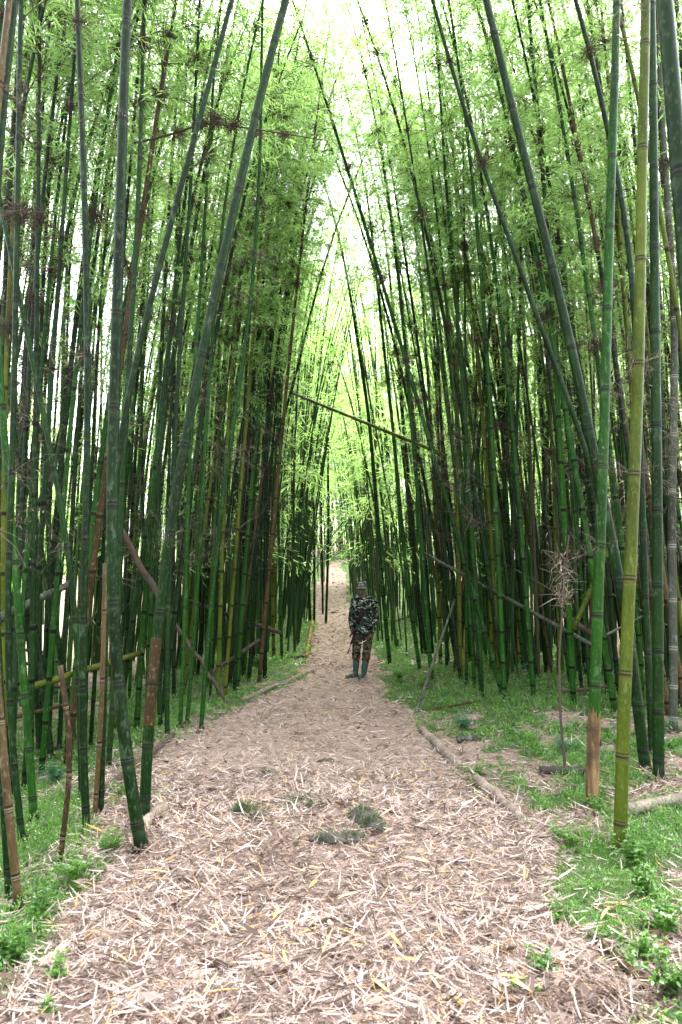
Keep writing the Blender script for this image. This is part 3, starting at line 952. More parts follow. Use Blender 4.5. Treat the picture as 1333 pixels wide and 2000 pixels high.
# (points from the foot up, width in px at mid height, skin, label, group, options)
HAND = [
 ([(278,1665),(258,1575),(241,1475),(230,1375),(220,1270),(217,1110),(218,960),(223,767),(231,580),(240,230),(248,0)], 23, 'culm_dark', 'thick dark green bamboo culm bowed at its foot, left of the pair beside the path', G_NEAR, dict(leafy=.62)),
 ([(282,1607),(282,1475),(292,1372),(302,1255),(320,1120),(345,947),(378,772),(415,592),(456,417),(497,232),(542,57),(557,0)], 20, 'culm_dark', 'thick dark culm leaning right over the path, its lowest stretch brown', G_NEAR, dict(leafy=.65, brown=(.66, 1.27))),
 ([(196,1595),(200,1480),(204,1330),(207,1110),(225,900),(245,775),(280,645),(300,565),(335,430),(377,280),(410,165),(452,0)], 13, 'culm_dark', 'dark culm curving out rightwards from behind the bowed thick culm', G_NEAR, dict(leafy=.5)),
 ([(170,1628),(160,1540),(159,1430),(161,1330),(163,1160),(172,930),(172,760),(173,660),(167,450),(162,250),(150,0)], 14, 'culm_dark', 'straight dark green culm just left of the bowed thick culm', G_NEAR, dict(leafy=.45, tufts=6)),
 ([(212,1500),(224,1350),(232,1150),(238,960),(246,800),(255,665),(262,565),(270,400),(278,190),(282,0)], 11, 'culm_dark', 'upright dark culm that rises just right of the bowed thick culm', G_NEAR, dict(leafy=.45)),
 ([(45,1650),(25,1505),(12,1330),(14,1150),(25,910),(28,760),(30,665),(33,500),(35,350),(38,200),(40,0)], 12, 'culm_dark', 'dark culm at the left picture edge, curved at the foot and upright above', G_LEFT, dict(leafy=.42, tufts=5)),
 ([(67,1602),(60,1495),(47,1330),(36,1180),(24,1040),(12,900),(2,760),(-8,600)], 14, 'culm_green', 'green culm leaning out leftwards in the cluster at the left edge', G_LEFT, dict(leafy=.5)),
 ([(100,1480),(88,1330),(60,1180),(42,1060),(47,900),(50,760),(60,615),(62,550),(70,350),(75,200),(77,0)], 12, 'culm_dark', 'tall dark culm with several dark tufts, second from the left edge at the top', G_LEFT, dict(leafy=.42, tufts=7)),
 ([(160,1560),(158,1400),(152,1250),(150,1160),(140,1110),(120,980),(90,825),(65,710),(50,650),(25,500),(0,390),(-25,280)], 11, 'culm_dark', 'dark culm slanting up to the left edge, crossing its neighbours', G_LEFT, dict(leafy=.45, tufts=4)),
 ([(145,1450),(125,1300),(95,1160),(75,1050),(60,950),(40,825),(0,690),(-30,590)], 12, 'culm_green', 'green culm in the left cluster leaning left above a grey fallen pole', G_LEFT, dict(leafy=.5)),
 ([(22,1760),(12,1610),(4,1460),(-6,1300),(-14,1100),(-20,900)], 18, 'culm_dark', 'near black culm at the left picture edge, lowest foot of the left stand', G_LEFT, dict(leafy=.5)),
 ([(37,1775),(26,1650),(12,1520),(0,1420),(-12,1300),(-20,1180)], 15, 'culm_brown', 'dead brown culm at the left picture edge beside a near black one', G_LEFT, dict(leafy=.7, folmul=0)),
 ([(77,1473),(68,1330),(67,1135),(71,1050),(70,930),(76,760),(84,560),(98,330),(110,120)], 9, 'culm_dark', 'slim dark culm behind the cluster at the left edge, nearly upright', G_LEFT, dict(leafy=.42)),
 ([(93,1466),(105,1270),(97,1130),(95,1000),(92,860),(100,700),(118,520),(150,350),(165,300)], 10, 'culm_dark', 'slim dark culm kinked a little above the fallen grey pole', G_LEFT, dict(leafy=.42)),
 ([(116,1462),(124,1300),(135,1150),(142,1000),(150,850),(158,760),(165,620),(190,480),(215,300)], 9, 'culm_dark', 'slim dark culm leaning right behind the straight dark culm', G_LEFT, dict(leafy=.42)),
 ([(117,1690),(128,1590),(140,1510),(140,1440),(128,1370),(118,1300)], 10, 'culm_brown', 'short split brown dead culm between the left cluster and the bowed culm', G_NEAR, dict(broken=True)),
 ([(185,1600),(192,1500),(198,1400),(203,1250),(206,1100)], 9, 'culm_brown', 'broken brown dead culm close against the bowed thick culm', G_NEAR, dict(broken=True)),
 ([(393,1427),(397,1360),(405,1260),(425,1060),(442,910),(468,760),(482,665),(495,550),(510,300),(512,30)], 8.5, 'culm_green', 'slim green culm rising beside the path edge and tapering up to the bare sky', G_LEFT, dict(leafy=.72, thin=True, tufts=1)),
 ([(327,1440),(325,1330),(330,1150),(340,900),(350,700),(356,600),(365,500),(375,325),(384,150),(390,0)], 9, 'culm_dark', 'dark culm with a short sawn stub at its foot, right of the leaning thick culm', G_LEFT, dict(leafy=.48)),
 ([(315,1419),(306,1330),(303,1180),(306,1000),(318,820),(335,640),(352,460),(372,300),(420,60)], 9, 'culm_dark', 'dark culm mostly hidden by the leaning thick culm, leaning right above', G_LEFT, dict(leafy=.48)),
 ([(352,1422),(358,1330),(363,1120),(370,920),(382,700),(396,500),(408,300),(420,120)], 8, 'culm_green', 'left one of two green culms standing close together by the log at the path edge', G_LEFT, dict(leafy=.45)),
 ([(366,1412),(372,1330),(380,1250),(393,1010),(405,800),(420,600),(440,380),(470,200)], 8, 'culm_green', 'right one of two green culms standing close together by the log at the path edge', G_LEFT, dict(leafy=.45)),
 ([(452,1312),(470,1200),(497,1050),(522,910),(550,830),(580,730),(600,640)], 6.5, 'culm_dark', 'thin dark culm slanting right across the upright culms of the left stand', G_LEFT, dict(leafy=.72, folmul=.6)),
 ([(535,1282),(534,1200),(533,1050),(532,900),(530,760),(527,600),(524,450)], 7, 'culm_olive', 'olive culm with a brown foot, first of two at the corner of the left verge', G_LEFT, dict(leafy=.45)),
 ([(551,1289),(549,1180),(545,1060),(542,960),(548,800),(556,650),(562,520)], 6, 'culm_green', 'dark green culm standing right at the corner of the left verge', G_LEFT, dict(leafy=.45)),
 ([(520,1269),(521,1150),(522,1010),(520,900),(517,760),(515,600)], 6, 'culm_brown', 'brown dead culm beside the olive culm at the verge corner', G_LEFT, dict(leafy=.6, folmul=0)),
 ([(510,1228),(511,1150),(512,1080),(513,1000),(511,983)], 6, 'culm_yellow', 'pale yellow broken culm snapped off inside the left stand', G_LEFT, dict(broken=True)),
 ([(585,1227),(580,1120),(577,1000),(575,900),(572,760),(570,600),(574,480)], 6, 'culm_green', 'green culm in the row along the left path edge behind the guard', G_LEFT, dict(leafy=.45)),
 ([(606,1215),(603,1120),(599,1000),(595,900),(590,760),(588,600)], 5.5, 'culm_green', 'green culm standing at the upper end of the pale edging pole', G_LEFT, dict(leafy=.45)),
 ([(614,1217),(615,1120),(613,1000),(611,880),(607,740),(606,620)], 4.5, 'culm_brown', 'thin brownish culm touching the upper end of the pale edging pole', G_LEFT, dict(leafy=.5)),
 ([(631,1200),(630,1100),(628,1000),(627,900),(627,760),(625,640)], 4, 'culm_green', 'thin culm standing in the litter, left one of two on the path itself', G_LEFT, dict(leafy=.6)),
 ([(637,1218),(639,1160),(642,1050),(641,900),(643,760),(646,650)], 5, 'culm_green', 'thin culm with a flared foot, right one of two on the path itself', G_LEFT, dict(leafy=.62)),
 # right side
 ([(1156,1575),(1160,1440),(1163,1330),(1168,1175),(1176,980),(1183,760),(1186,665),(1188,515),(1198,250),(1206,0)], 20, 'culm_green', 'bright green thick culm with a split brown sheath round its foot', G_NEAR, dict(leafy=.65, sheath=.62)),
 ([(1211,1660),(1215,1460),(1221,1330),(1231,1125),(1241,895),(1251,650),(1252,380),(1256,250),(1263,0)], 23, 'culm_olive', 'thick yellow olive culm nearest on the right, its foot deep in herbs', G_NEAR, dict(leafy=.65, inter=.80)),
 ([(1287,1525),(1286,1430),(1286,1330),(1285,1135),(1284,980),(1282,760),(1280,665),(1277,300),(1274,0)], 20, 'culm_dark', 'straight dark green thick culm right behind the yellow olive one', G_NEAR, dict(leafy=.62, inter=.8)),
 ([(1261,1502),(1248,1395),(1241,1330),(1228,1230),(1212,1130),(1190,1030),(1166,920),(1148,820),(1113,660),(1066,465),(1016,270),(966,70),(951,0)], 20, 'culm_dark', 'thick dark culm leaning far left, passing behind the bright green culm', G_NEAR, dict(leafy=.62, inter=.8)),
 ([(1255,1440),(1235,1300),(1205,1120),(1180,1000),(1153,890),(1131,835),(1101,760),(1066,660),(1036,590),(1006,485),(966,395),(926,270),(886,150),(846,0)], 11, 'culm_dark', 'slimmer dark culm leaning left, crossing the thick leaning one', G_RIGHT, dict(leafy=.55, tufts=4)),
 ([(1275,1470),(1268,1330),(1260,1150),(1252,900),(1245,700),(1236,540),(1226,440),(1206,320),(1189,280),(1176,190),(1146,70),(1126,0)], 13, 'culm_dark', 'mottled dark culm bending left at the top between the thick right culms', G_RIGHT, dict(leafy=.6)),
 ([(1420,2060),(1408,1850),(1396,1500),(1384,1150),(1366,800),(1340,500),(1316,200),(1301,0)], 36, 'culm_dark', 'very thick bluish green culm cut by the right picture edge at the top', G_NEAR, dict(leafy=.7, inter=.85)),
 ([(1316,1432),(1316,1310),(1315,1160),(1311,1030),(1318,760),(1319,625),(1311,475),(1298,310),(1288,115),(1282,-20)], 15, 'culm_grey', 'grey green lichen spotted culm at the right picture edge', G_RIGHT, dict(leafy=.62)),
 ([(992,1306),(991,1160),(986,960),(983,660),(984,450),(986,210),(988,0)], 9, 'culm_green', 'straight upright bluish green culm in front of the dense right stand', G_RIGHT, dict(leafy=.5)),
 ([(1043,1304),(1056,1160),(1063,1010),(1068,860),(1081,660),(1092,450),(1100,300)], 10.5, 'culm_olive', 'olive culm leaning slightly right in front of the dense right stand', G_RIGHT, dict(leafy=.5)),
 ([(941,1349),(936,1240),(931,1160),(918,1010),(911,835),(897,660),(893,600),(881,475),(868,310),(858,150),(848,15)], 9.5, 'culm_green', 'fresh green culm with its foot farthest forward in the right verge', G_RIGHT, dict(leafy=.55)),
 ([(845,1330),(838,1285),(828,1110),(816,960),(803,810),(791,660),(771,475),(746,300),(726,195)], 8.5, 'culm_green', 'green culm leaning left, its foot behind the leaning pale pole', G_RIGHT, dict(leafy=.5)),
 ([(762,1297),(748,1160),(738,1010),(721,810),(698,660),(684,570)], 8, 'culm_green', 'lone green culm leaning left at the right path edge beside the guard', G_RIGHT, dict(leafy=.68)),
 ([(820,1306),(796,1135),(783,1010),(768,835),(748,660),(732,500),(720,400)], 7.5, 'culm_green', 'green culm leaning left, second from the guard on the right verge', G_RIGHT, dict(leafy=.5)),
 ([(833,1281),(820,1180),(808,1060),(795,900),(778,700),(760,520)], 6.5, 'culm_green', 'slim green culm close behind the second leaning one on the right verge', G_RIGHT, dict(leafy=.48)),
 ([(861,1295),(858,1180),(852,1050),(846,900),(834,700),(824,560),(810,430)], 7, 'culm_olive', 'slim olive culm beside the upper end of the leaning pale pole', G_RIGHT, dict(leafy=.48)),
 ([(876,1295),(868,1180),(862,1050),(858,880),(850,700),(842,520)], 6.5, 'culm_brown', 'brownish slim culm behind the upper end of the leaning pale pole', G_RIGHT, dict(leafy=.5)),
 ([(900,1319),(897,1180),(894,1000),(893,830),(893,660),(896,500)], 8.5, 'culm_olive', 'tan olive upright culm left of a bright yellow one', G_RIGHT, dict(leafy=.52)),
 ([(909,1306),(910,1160),(910,1050),(911,940)], 7.5, 'culm_yellow', 'bright yellow dead culm snapped off in the right stand', G_RIGHT, dict(broken=True)),
 ([(918,1290),(916,1150),(914,1010),(906,860),(898,760)], 6, 'culm_green', 'slim green culm close behind the yellow dead one', G_RIGHT, dict(leafy=.6)),
 ([(961,1306),(958,1150),(955,1000),(952,850),(948,660),(942,480),(935,300)], 9, 'culm_olive', 'dull olive grey culm left of the straight bluish green one', G_RIGHT, dict(leafy=.5)),
 ([(1013,1286),(1004,1150),(986,1020),(966,910),(936,785),(906,685),(880,600),(856,515),(826,425),(796,345),(766,265),(711,135),(676,40)], 7, 'culm_brown', 'long brown green culm arching far left across the right stand', G_RIGHT, dict(leafy=.62, tufts=4)),
 ([(1015,1290),(1014,1210),(1013,1135)], 8, 'culm_yellow', 'short orange brown dead culm stub in front of the dark right stand', G_RIGHT, dict(broken=True)),
 ([(1065,1290),(1085,1180),(1110,1080),(1140,970),(1175,850),(1215,740)], 8, 'culm_olive', 'olive dead culm leaning right behind the bright green thick culm', G_RIGHT, dict(broken=True)),
]

for (pts, wpx, key, label, group, opt) in HAND:
    opt = dict(opt)
    broken = opt.get('broken', False)
    P, dist = trace(pts, height=None if broken else 13.5)
    near = dist < 14
    bamboo(P, wpx * dist / 1333.33 * .5 * 1.03, key, label, group, near=near, sides=14 if dist < 8 else 10, **opt)

# ------------------------------------------------------------------ bamboo: the rest of the stands
def too_close(x, y, d):
    return any((x - c[0]) ** 2 + (y - c[1]) ** 2 < d * d for c in CULMS[-400:])

def free_curve(x, y, H, side, r, over=0.0):
    lean = r.normal(0, .045)
    leany = r.normal(0, .04)
    toward = -side * (r.uniform(-.01, .055) * (1.0 if abs(x) < 5 else .5) + over)
    arch = -side * r.uniform(.1, 1.4)
    archy = r.normal(0, .7)
    t = np.linspace(0, 1, 16)
    z0 = gz(x, y)
    X = x + H * t * (lean + toward) + arch * t ** 3.2
    Y = y + H * t * leany + archy * t ** 3
    Z = z0 + H * (t - .05 * (abs(arch) / 2) * t ** 4)
    return np.stack([X, Y, Z], 1)

def label_for(side, y, key):
    c = {'culm_dark': 'dark green', 'culm_green': 'green', 'culm_olive': 'olive', 'culm_brown': 'dead brown', 'culm_grey': 'grey green'}[key]
    if side < 0:
        if y < 9.5: return f'slim {c} bamboo culm in the near left stand behind the thick leaning pair'
        if y < 16: return f'slim {c} bamboo culm in the packed left stand near the verge corner'
        return f'thin {c} bamboo culm in the far left stand beyond the pale pole'
    if y < 11: return f'slim {c} bamboo culm among the fallen poles behind the thick right culms'
    if y < 17: return f'slim {c} bamboo culm packed inside the dense dark right stand'
    return f'thin {c} bamboo culm in the far right stand beyond the guard'

REST = 300 - len(HAND)
r_ = np.random.default_rng(77)
zones = [  # side, y0, y1, depth into the stand (from path edge), how many
    (-1, 6.0, 9.5, .9, 4.2, 24), (-1, 9.5, 16, .7, 5.0, 62), (-1, 16, 34, .25, 5.0, 44),
    (1, 7.5, 11.0, 2.7, 6.0, 24), (1, 11, 17, 1.3, 6.5, 62), (1, 17, 36, .35, 5.5, REST - 236), (1, 9.5, 15, 1.3, 2.4, 13), (-1, 9, 15, .9, 1.8, 7)]
RESTC = []
for (side, y0, y1, d0, d1, n) in zones:
    k = tries = 0
    while k < n and tries < 8000:
        tries += 1
        y = r_.uniform(y0, y1)
        e = edges(y)[0 if side < 0 else 1]
        dd = d0 + (d1 - d0) * r_.random() ** 1.35
        x = e + side * dd
        if abs(x) > .53 * y + .8 or too_close(x, y, .20):
            continue
        if r_.random() < .35 * (wob(np.array(x), np.array(y), 1.6, 61) < -.3):
            continue
        key = r_.choice(['culm_dark', 'culm_green', 'culm_olive', 'culm_brown', 'culm_grey'], p=[.44, .32, .10, .11, .03])
        H = r_.uniform(10.5, 14.5)
        dead = key == 'culm_brown' and r_.random() < .5
        if dead: H = r_.uniform(2.5, 7)
        if n <= 13:
            key, dead, H = r_.choice(['culm_dark', 'culm_green']), False, r_.uniform(13, 15.5)
        P = free_curve(x, y, H, side, r_, r_.uniform(.03, .075) if n <= 13 else 0)
        if dead:
            P = np.stack([np.linspace(P[0, q], P[-1, q], 9) for q in range(3)], 1)
            P[:, 0] = P[0, 0] + (P[:, 0] - P[0, 0]) * .35
        elif y > 10 and r_.random() < .05:                                       # a few lean hard across the others
            P[:, 0] += r_.choice([-1, 1]) * np.linspace(0, 1, len(P)) * H * r_.uniform(.10, .22)
        rad_ = r_.uniform(.022, .043)
        rt = bamboo(P, rad_, key, label_for(side, y, key), G_LEFT if side < 0 else G_RIGHT, near=False, leafy=r_.uniform(.30, .50) + (.06 if side < 0 and y < 11 else 0), broken=dead,
               sides=8 if y < 14 else 6, folmul=.95, r=r_)
        RESTC.append((rt, side, x, y, rad_, key, P, dead))
        k += 1

# each of them gets the label that tells it from its neighbours: build, colour, lean, landmark, row
MARKS = {-1: [(-60, 'picture edge'), (60, 'cluster at the left edge'), (170, 'straight dark culm'), (240, 'bowed thick culm'), (300, 'thick leaning culm'), (360, 'two close green culms'),
              (420, 'slim path edge culm'), (480, 'slanting thin culm'), (545, 'verge corner culms'), (606, 'pale edging pole')],
         1: [(712, 'guard'), (761, 'lone culm beside the guard'), (815, 'second leaning green culm'), (850, 'leaning pale pole'), (909, 'yellow dead culm'), (941, 'fresh green front culm'),
             (991, 'straight bluish culm'), (1043, 'olive leaning culm'), (1100, 'dry tufted sprout'), (1160, 'bright green thick culm'), (1215, 'yellow olive thick culm'), (1286, 'dark thick right culm')]}
COLOUR = {'culm_dark': 'dark green', 'culm_green': 'green', 'culm_olive': 'olive', 'culm_brown': 'brown', 'culm_grey': 'grey green'}
bins = {}
for (rt, side, x, y, rad_, key, P, dead) in RESTC:
    yc = y * CP + (P[0, 2] - EYE) * SP
    bx = 666.5 + 1333.33 * x / yc
    h = min(6, len(P) - 1)
    lean = (P[h, 0] - P[0, 0]) / max(P[h, 2] - P[0, 2], .1)
    lw = 'upright' if abs(lean) < .035 else ('left-leaning' if lean < 0 else 'right-leaning')
    mx, mn = min(MARKS[side], key=lambda m_: abs(m_[0] - bx))
    rel = 'right behind' if abs(mx - bx) < 14 else ('left of' if bx < mx else 'right of')
    row = 'in front' if y < 9 else 'second row' if y < 12 else 'third row' if y < 15 else 'deep inside' if y < 21 else 'far back'
    size = 'thin' if rad_ < .034 else 'stout'
    what = 'broken cane' if dead else 'culm'
    bins.setdefault(f'{size} {COLOUR[key]} {lw} {what} {rel} the {mn}, {row}'.replace('upright ', '' if dead else 'upright ').replace('lone culm beside the guard', 'lone culm by guard').replace('cluster at the left edge', 'left edge cluster'), []).append((bx, rt))
ORD = ['leftmost', 'second from left', 'third from left', 'fourth from left', 'fifth from left', 'sixth from left']
for lab, lst in bins.items():
    lst.sort(key=lambda v: v[0])
    for q, (bx, rt) in enumerate(lst):
        full = lab if len(lst) == 1 else f'{lab}, {ORD[min(q, 5)]}'
        for cut in (' the ', 'culm ', 'pale ', 'thick '):
            if len(full.replace('-', ' ').split()) > 16: full = full.replace(cut, ' ' if cut == ' the ' else '', 1)
        rt['label'] = full

# deeper in: culms past counting, one mass per side with their leaves
def thicket(name, label, spots, seed, leaf_n, leafsize, hmin=10.5, hmax=15):
    r = np.random.default_rng(seed)
    g = Geo()
    LP, LD, LW, LL = [], [], [], []
    for (x, y, side, *over) in spots:
        H = r.uniform(hmin, hmax)
        P = free_curve(x, y, H, side, r, over[0] if over else 0)
        P[0, 2] -= .2
        tint = r.random() ** 1.3
        g.tube(P[::2] if len(P) > 8 else P, r.uniform(.020, .042) * (1 - .7 * np.linspace(0, 1, len(P[::2])) ** 1.6), 5, 0, tint, False)
        nc = max(4, leaf_n // 45)
        for c in range(nc):
            u = 1 - (1 - (.16 if c % 5 == 0 else .36)) * r.random() ** .85
            b = np.array([np.interp(u, np.linspace(0, 1, 16), P[:, q]) for q in range(3)])
            az = r.uniform(0, 6.283)
            L = r.uniform(.3, 1.3) * (1.15 - .5 * u)
            m = 45
            s = r.random(m)
            q = b + np.array([math.cos(az), math.sin(az), .25])[None] * (s * L)[:, None] + r.normal(0, .13, (m, 3)) - np.array([0, 0, 1.0])[None] * (.5 * L * s ** 2)[:, None]
            LP.append(q)
            LD.append(np.array([math.cos(az), math.sin(az), -.4]) + r.normal(0, .6, (m, 3)))
            LW.append(r.normal(0, 1, (m, 3)))
            LL.append(leafsize * r.uniform(.6, 1.3, m))
        for c in range(1):                                          # dead, straw coloured sprays lower down
            u = r.uniform(.2, .46)
            b = np.array([np.interp(u, np.linspace(0, 1, 16), P[:, q]) for q in range(3)])
            q = b + r.normal(0, .22, (16, 3))
            LP.append(q); LD.append(r.normal(0, 1, (16, 3))); LW.append(r.normal(0, 1, (16, 3))); LL.append(np.full(16, -leafsize * .9))
    LP, LD, LW, LL = map(np.concatenate, (LP, LD, LW, LL))
    dead = LL < 0
    LL = np.abs(LL)
    V, F, k = kites(LP, LD, LW, LL, LL * r.uniform(.085, .125, len(LL)), .12)
    live = np.repeat(~dead, k)
    tv = np.repeat(r.beta(2, 2, len(LL)), k)
    g.add(V, F[~dead], 1, np.where(live, np.clip(tv, 0, .9), .2 + .7 * tv))
    g.F4.append(F[dead] + (g.n - len(V))); g.M4.append(np.full(int(dead.sum()), 2))
    me = g.mesh(name, [M['thicket_stem'], M['leaf'], M['dry_twig']])
    return tag(link(name, me), label, kind='stuff')

M['thicket_stem'] = tint_material('thicket_stem', [(0, (.004, .017, .002)), (.7, (.016, .064, .006)), (.92, (.030, .050, .006)), (1, (.035, .028, .010))], .5, .2)

def spots(side, y0, y1, d0, d1, n, seed, wide=.62):
    r = np.random.default_rng(seed)
    out = []
    for _ in range(n * 10):
        y = r.uniform(y0, y1)
        e = edges(y)[0 if side < 0 else 1]
        x = e + side * r.uniform(d0, d1)
        if abs(x) < wide * y + 2.5 and not too_close(x, y, .16):
            out.append((x, y, side))
        if len(out) >= n: break
    return out

thicket('bamboo_thicket', 'dense dark mass of bamboo deep in the right stand', spots(1, 12, 30, 1.8, 11.5, 560, 1) + spots(1, 8.5, 12, 4.6, 11, 80, 5), 81, 230, .22)
thicket('bamboo_thicket', 'mass of bamboo deep in the left stand', spots(-1, 13, 30, 1.0, 5.0, 250, 2) + spots(-1, 8.5, 13, 3.2, 7.5, 46, 7), 82, 300, .20)
far = spots(1, 24, 60, .4, 13, 280, 3) + spots(-1, 24, 60, .4, 11, 280, 4)
rr_ = np.random.default_rng(9)
for (x0, x1, y0, y1, n_, sd) in ((686, 765, 1116, 1168, 46, 1), (556, 634, 1098, 1150, 40, -1), (640, 720, 1070, 1094, 46, 1)):
    for _ in range(n_):
        w = on_ground(rr_.uniform(x0, x1), rr_.uniform(y0, y1))
        far.append((w[0], w[1], sd))
for (y0, y1, n_) in ((16, 24, 40), (24, 38, 60)):                    # bending in over the far path
    for _ in range(n_):
        y = rr_.uniform(y0, y1); sd = rr_.choice([-1, 1])
        far.append((edges(y)[0 if sd < 0 else 1] + sd * rr_.uniform(.25, 1.2), y, sd, rr_.uniform(.02, .085)))
end = [(rr_.uniform(-8, 9), rr_.uniform(44, 62), rr_.choice([-1, 1])) for _ in range(170)]
thicket('bamboo_thicket', 'distant bamboo crowding both sides of the far path', far, 83, 300, .30, 10, 15)
thicket('bamboo_thicket', 'tallest distant bamboo on the rise straight behind the end of the path', end, 84, 420, .32, 15, 23)

def woods(name, label, n, seed, place_fn, size):
    r = np.random.default_rng(seed)
    C = place_fn(r, n // 60)
    k = 60
    P = np.repeat(C, k, 0) + r.normal(0, 1, (len(C) * k, 3)) * np.array([.8, .8, .55])
    D = r.normal(0, 1, P.shape) + np.array([0, 0, -.5])
    L = size * r.uniform(.5, 1.4, len(P))
    V, F, q = kites(P, D, r.normal(0, 1, P.shape), L, L * r.uniform(.25, .4, len(P)), .1)
    t = np.clip(np.repeat(r.uniform(.1, .8, len(C)), k * q) + np.repeat(r.normal(0, .1, len(P)), q), 0, .9)
    return tag(link(name, new_mesh(name, V, F, [M['leaf']], None, {'tint': t})), label, kind='stuff')

def left_woods(r, n):
    y = r.uniform(4, 70, n)
    x = -r.uniform(11, 20, n) - .20 * y
    return np.stack([x, y, ground(x, y) + r.random(n) ** 1.05 * r.uniform(3, 14, n)], 1)

def right_woods(r, n):
    y = r.uniform(4, 70, n)
    x = r.uniform(17, 28, n) + .2 * y
    return np.stack([x, y, ground(x, y) + r.random(n) ** 1.1 * r.uniform(3, 14, n)], 1)

def end_woods(r, n):
    x = r.uniform(-30, 34, n)
    y = r.uniform(58, 72, n)
    return np.stack([x, y, ground(x, y) + r.random(n) ** 1.6 * r.uniform(3, 11, n)], 1)

woods('far_woods', 'bright leafy woods beyond the left stand', 64000, 91, left_woods, .50)
woods('far_woods', 'leafy woods beyond the right stand', 14000, 92, right_woods, .30)
woods('far_woods', 'leafy woods on the rise beyond the end of the path', 34000, 93, end_woods, .38)

# ------------------------------------------------------------------ fallen and leaning poles, logs, stones, plants
def pole_pts(a, b, lift_a=0.0, lift_b=0.0, depth_a=None, depth_b=None):
    """the two ends of a pole: each on the ground at a point of the photograph, or at a surveyed distance"""
    out = []
    for p, lift, dep in ((a, lift_a, depth_a), (b, lift_b, depth_b)):
        if dep is None:
            w = on_ground(*p) + [0, 0, EYE + lift]
        else:
            d = ray(*p)
            w = np.array([0, 0, EYE]) + d * (dep / d[1])
        out.append(w)
    return out

def pole(name, label, cat, ends, r0, r1, key, group=None, inter=.5, sag=.0, kinks=0.0, sides=10, seed=0, bamboo_like=True):
    r = np.random.default_rng(seed + 900)
    a, b = ends
    n = 15
    t = np.linspace(0, 1, n)
    P = a + (b - a) * t[:, None]
    P[:, 2] -= sag * 4 * t * (1 - t)
    L = np.linalg.norm(b - a)
    P = P + r.normal(0, 1, (n, 3)) * kinks * np.sin(np.pi * t)[:, None]
    Q, s = resample(P, .05)
    nodes = np.arange(r.uniform(.08, inter), s[-1] - .03, inter) if bamboo_like else np.array([])
    base = Q[0].copy()
    root = thing(name, label, cat, tuple(base), group)
    rows, nd, bl = [0.0], [.5], [1.0]
    for q in np.linspace(0, s[-1], 14)[1:-1]:
        rows.append(q); nd.append(.6); bl.append(1 + r.normal(0, .05 if not bamboo_like else .008))
    for q in nodes:
        for dd, v, k in ((-.014, .05, 1.0), (0, 0, 1.13), (.014, .05, 1.0)):
            rows.append(q + dd); nd.append(v); bl.append(k)
    rows.append(s[-1]); nd.append(.5); bl.append(.97)
    o = np.argsort(rows)
    rows, nd, bl = np.array(rows)[o], np.array(nd)[o], np.array(bl)[o]
    rad = (r0 + (r1 - r0) * rows / s[-1]) * bl
    V, F4, F3 = tube(at_len(Q, s, rows), rad, sides, True)
    if not bamboo_like:
        V[:-2] += r.normal(0, .06, (len(V) - 2, 1)) * np.repeat(rad, sides)[:, None] * unit(V[:-2] - np.repeat(at_len(Q, s, rows), sides, 0))
    nv = np.concatenate([np.repeat(nd, sides), [.5, .5]])
    link('shaft', new_mesh('shaft', V - base, [F4, np.array(F3)], [M[key]], None, {'node': nv}, True), root)
    if bamboo_like and r0 > .02 and len(nodes):                  # short snags of broken side branches
        for q in nodes[::2]:
            g = Geo()
            c = at_len(Q, s, q) - base
            d = unit(r.normal(0, 1, 3) + np.array([0, 0, .6]))
            g.tube([c, c + d * r0 * 3.5, c + d * r0 * 5 + [0, 0, .02]], [.006, .004, .002], 4, 0, .4)
            link('snag', g.mesh('snag', [M['dry_twig']]), root)
    return root

GP = 'fallen and leaning bamboo poles'
pole('leaning_pole', 'pale thin dead pole leaning from the path edge against the right stand', 'pole', pole_pts((811, 1397), (889, 1170), 0, 0, None, 11.6), .026, .017, 'culm_grey', GP, .42, seed=1)
pole('fallen_pole', 'long pale pole slanting down across the dark right stand to the right', 'pole', pole_pts((829, 1081), (1162, 1262), 0, 0, 13.2, 9.3), .034, .028, 'culm_grey', GP, .5, seed=2)
pole('fallen_pole', 'pale green pole slanting high across the end of the corridor', 'pole', pole_pts((572, 768), (872, 890), 0, 0, 15.5, 12.6), .030, .036, 'culm_olive', GP, .45, seed=3)
pole('fallen_pole', 'grey mossy pole propped across the cluster at the left edge', 'pole', pole_pts((-20, 1216), (140, 1139), 0, 0, 7.0, 7.6), .050, .036, 'culm_grey', GP, .5, seed=4)
pole('fallen_pole', 'greenish pole lying low across the left stand behind the bowed culm', 'pole', pole_pts((-10, 1364), (272, 1276), 0, 0, 7.6, 9.0), .042, .034, 'culm_olive', GP, .55, seed=5)
pole('fallen_pole', 'dark pole slanting down to the foot of the verge corner culms', 'pole', pole_pts((330, 1160), (548, 1236), 0, 0, 14.5, 14.3), .045, .045, 'log_brown', GP, .5, seed=6)
pole('fallen_pole', 'dark pole resting on two short posts at the left verge', 'pole', pole_pts((402, 1322), (507, 1250), 0, 0, 11.8, 13.0), .040, .036, 'log_brown', GP, .5, seed=7)
pole('post', 'short dark leaning post under the propped pole at the left verge', 'post', pole_pts((457, 1311), (466, 1268), 0, 0, None, 12.4), .040, .036, 'log_brown', 'short posts', .5, seed=8)
pole('post', 'short dark upright post under the upper end of the propped pole', 'post', pole_pts((496, 1288), (496, 1258), 0, 0, None, 12.9), .038, .036, 'log_brown', 'short posts', .5, seed=9)
pole('fallen_tree', 'brown rotten trunk leaning down to the path log behind the leaning thick culm', 'trunk', pole_pts((447, 1378), (327, 1195), 0, 0, None, 10.5), .028, .036, 'log_brown', GP, .5, kinks=.03, seed=10, bamboo_like=False)
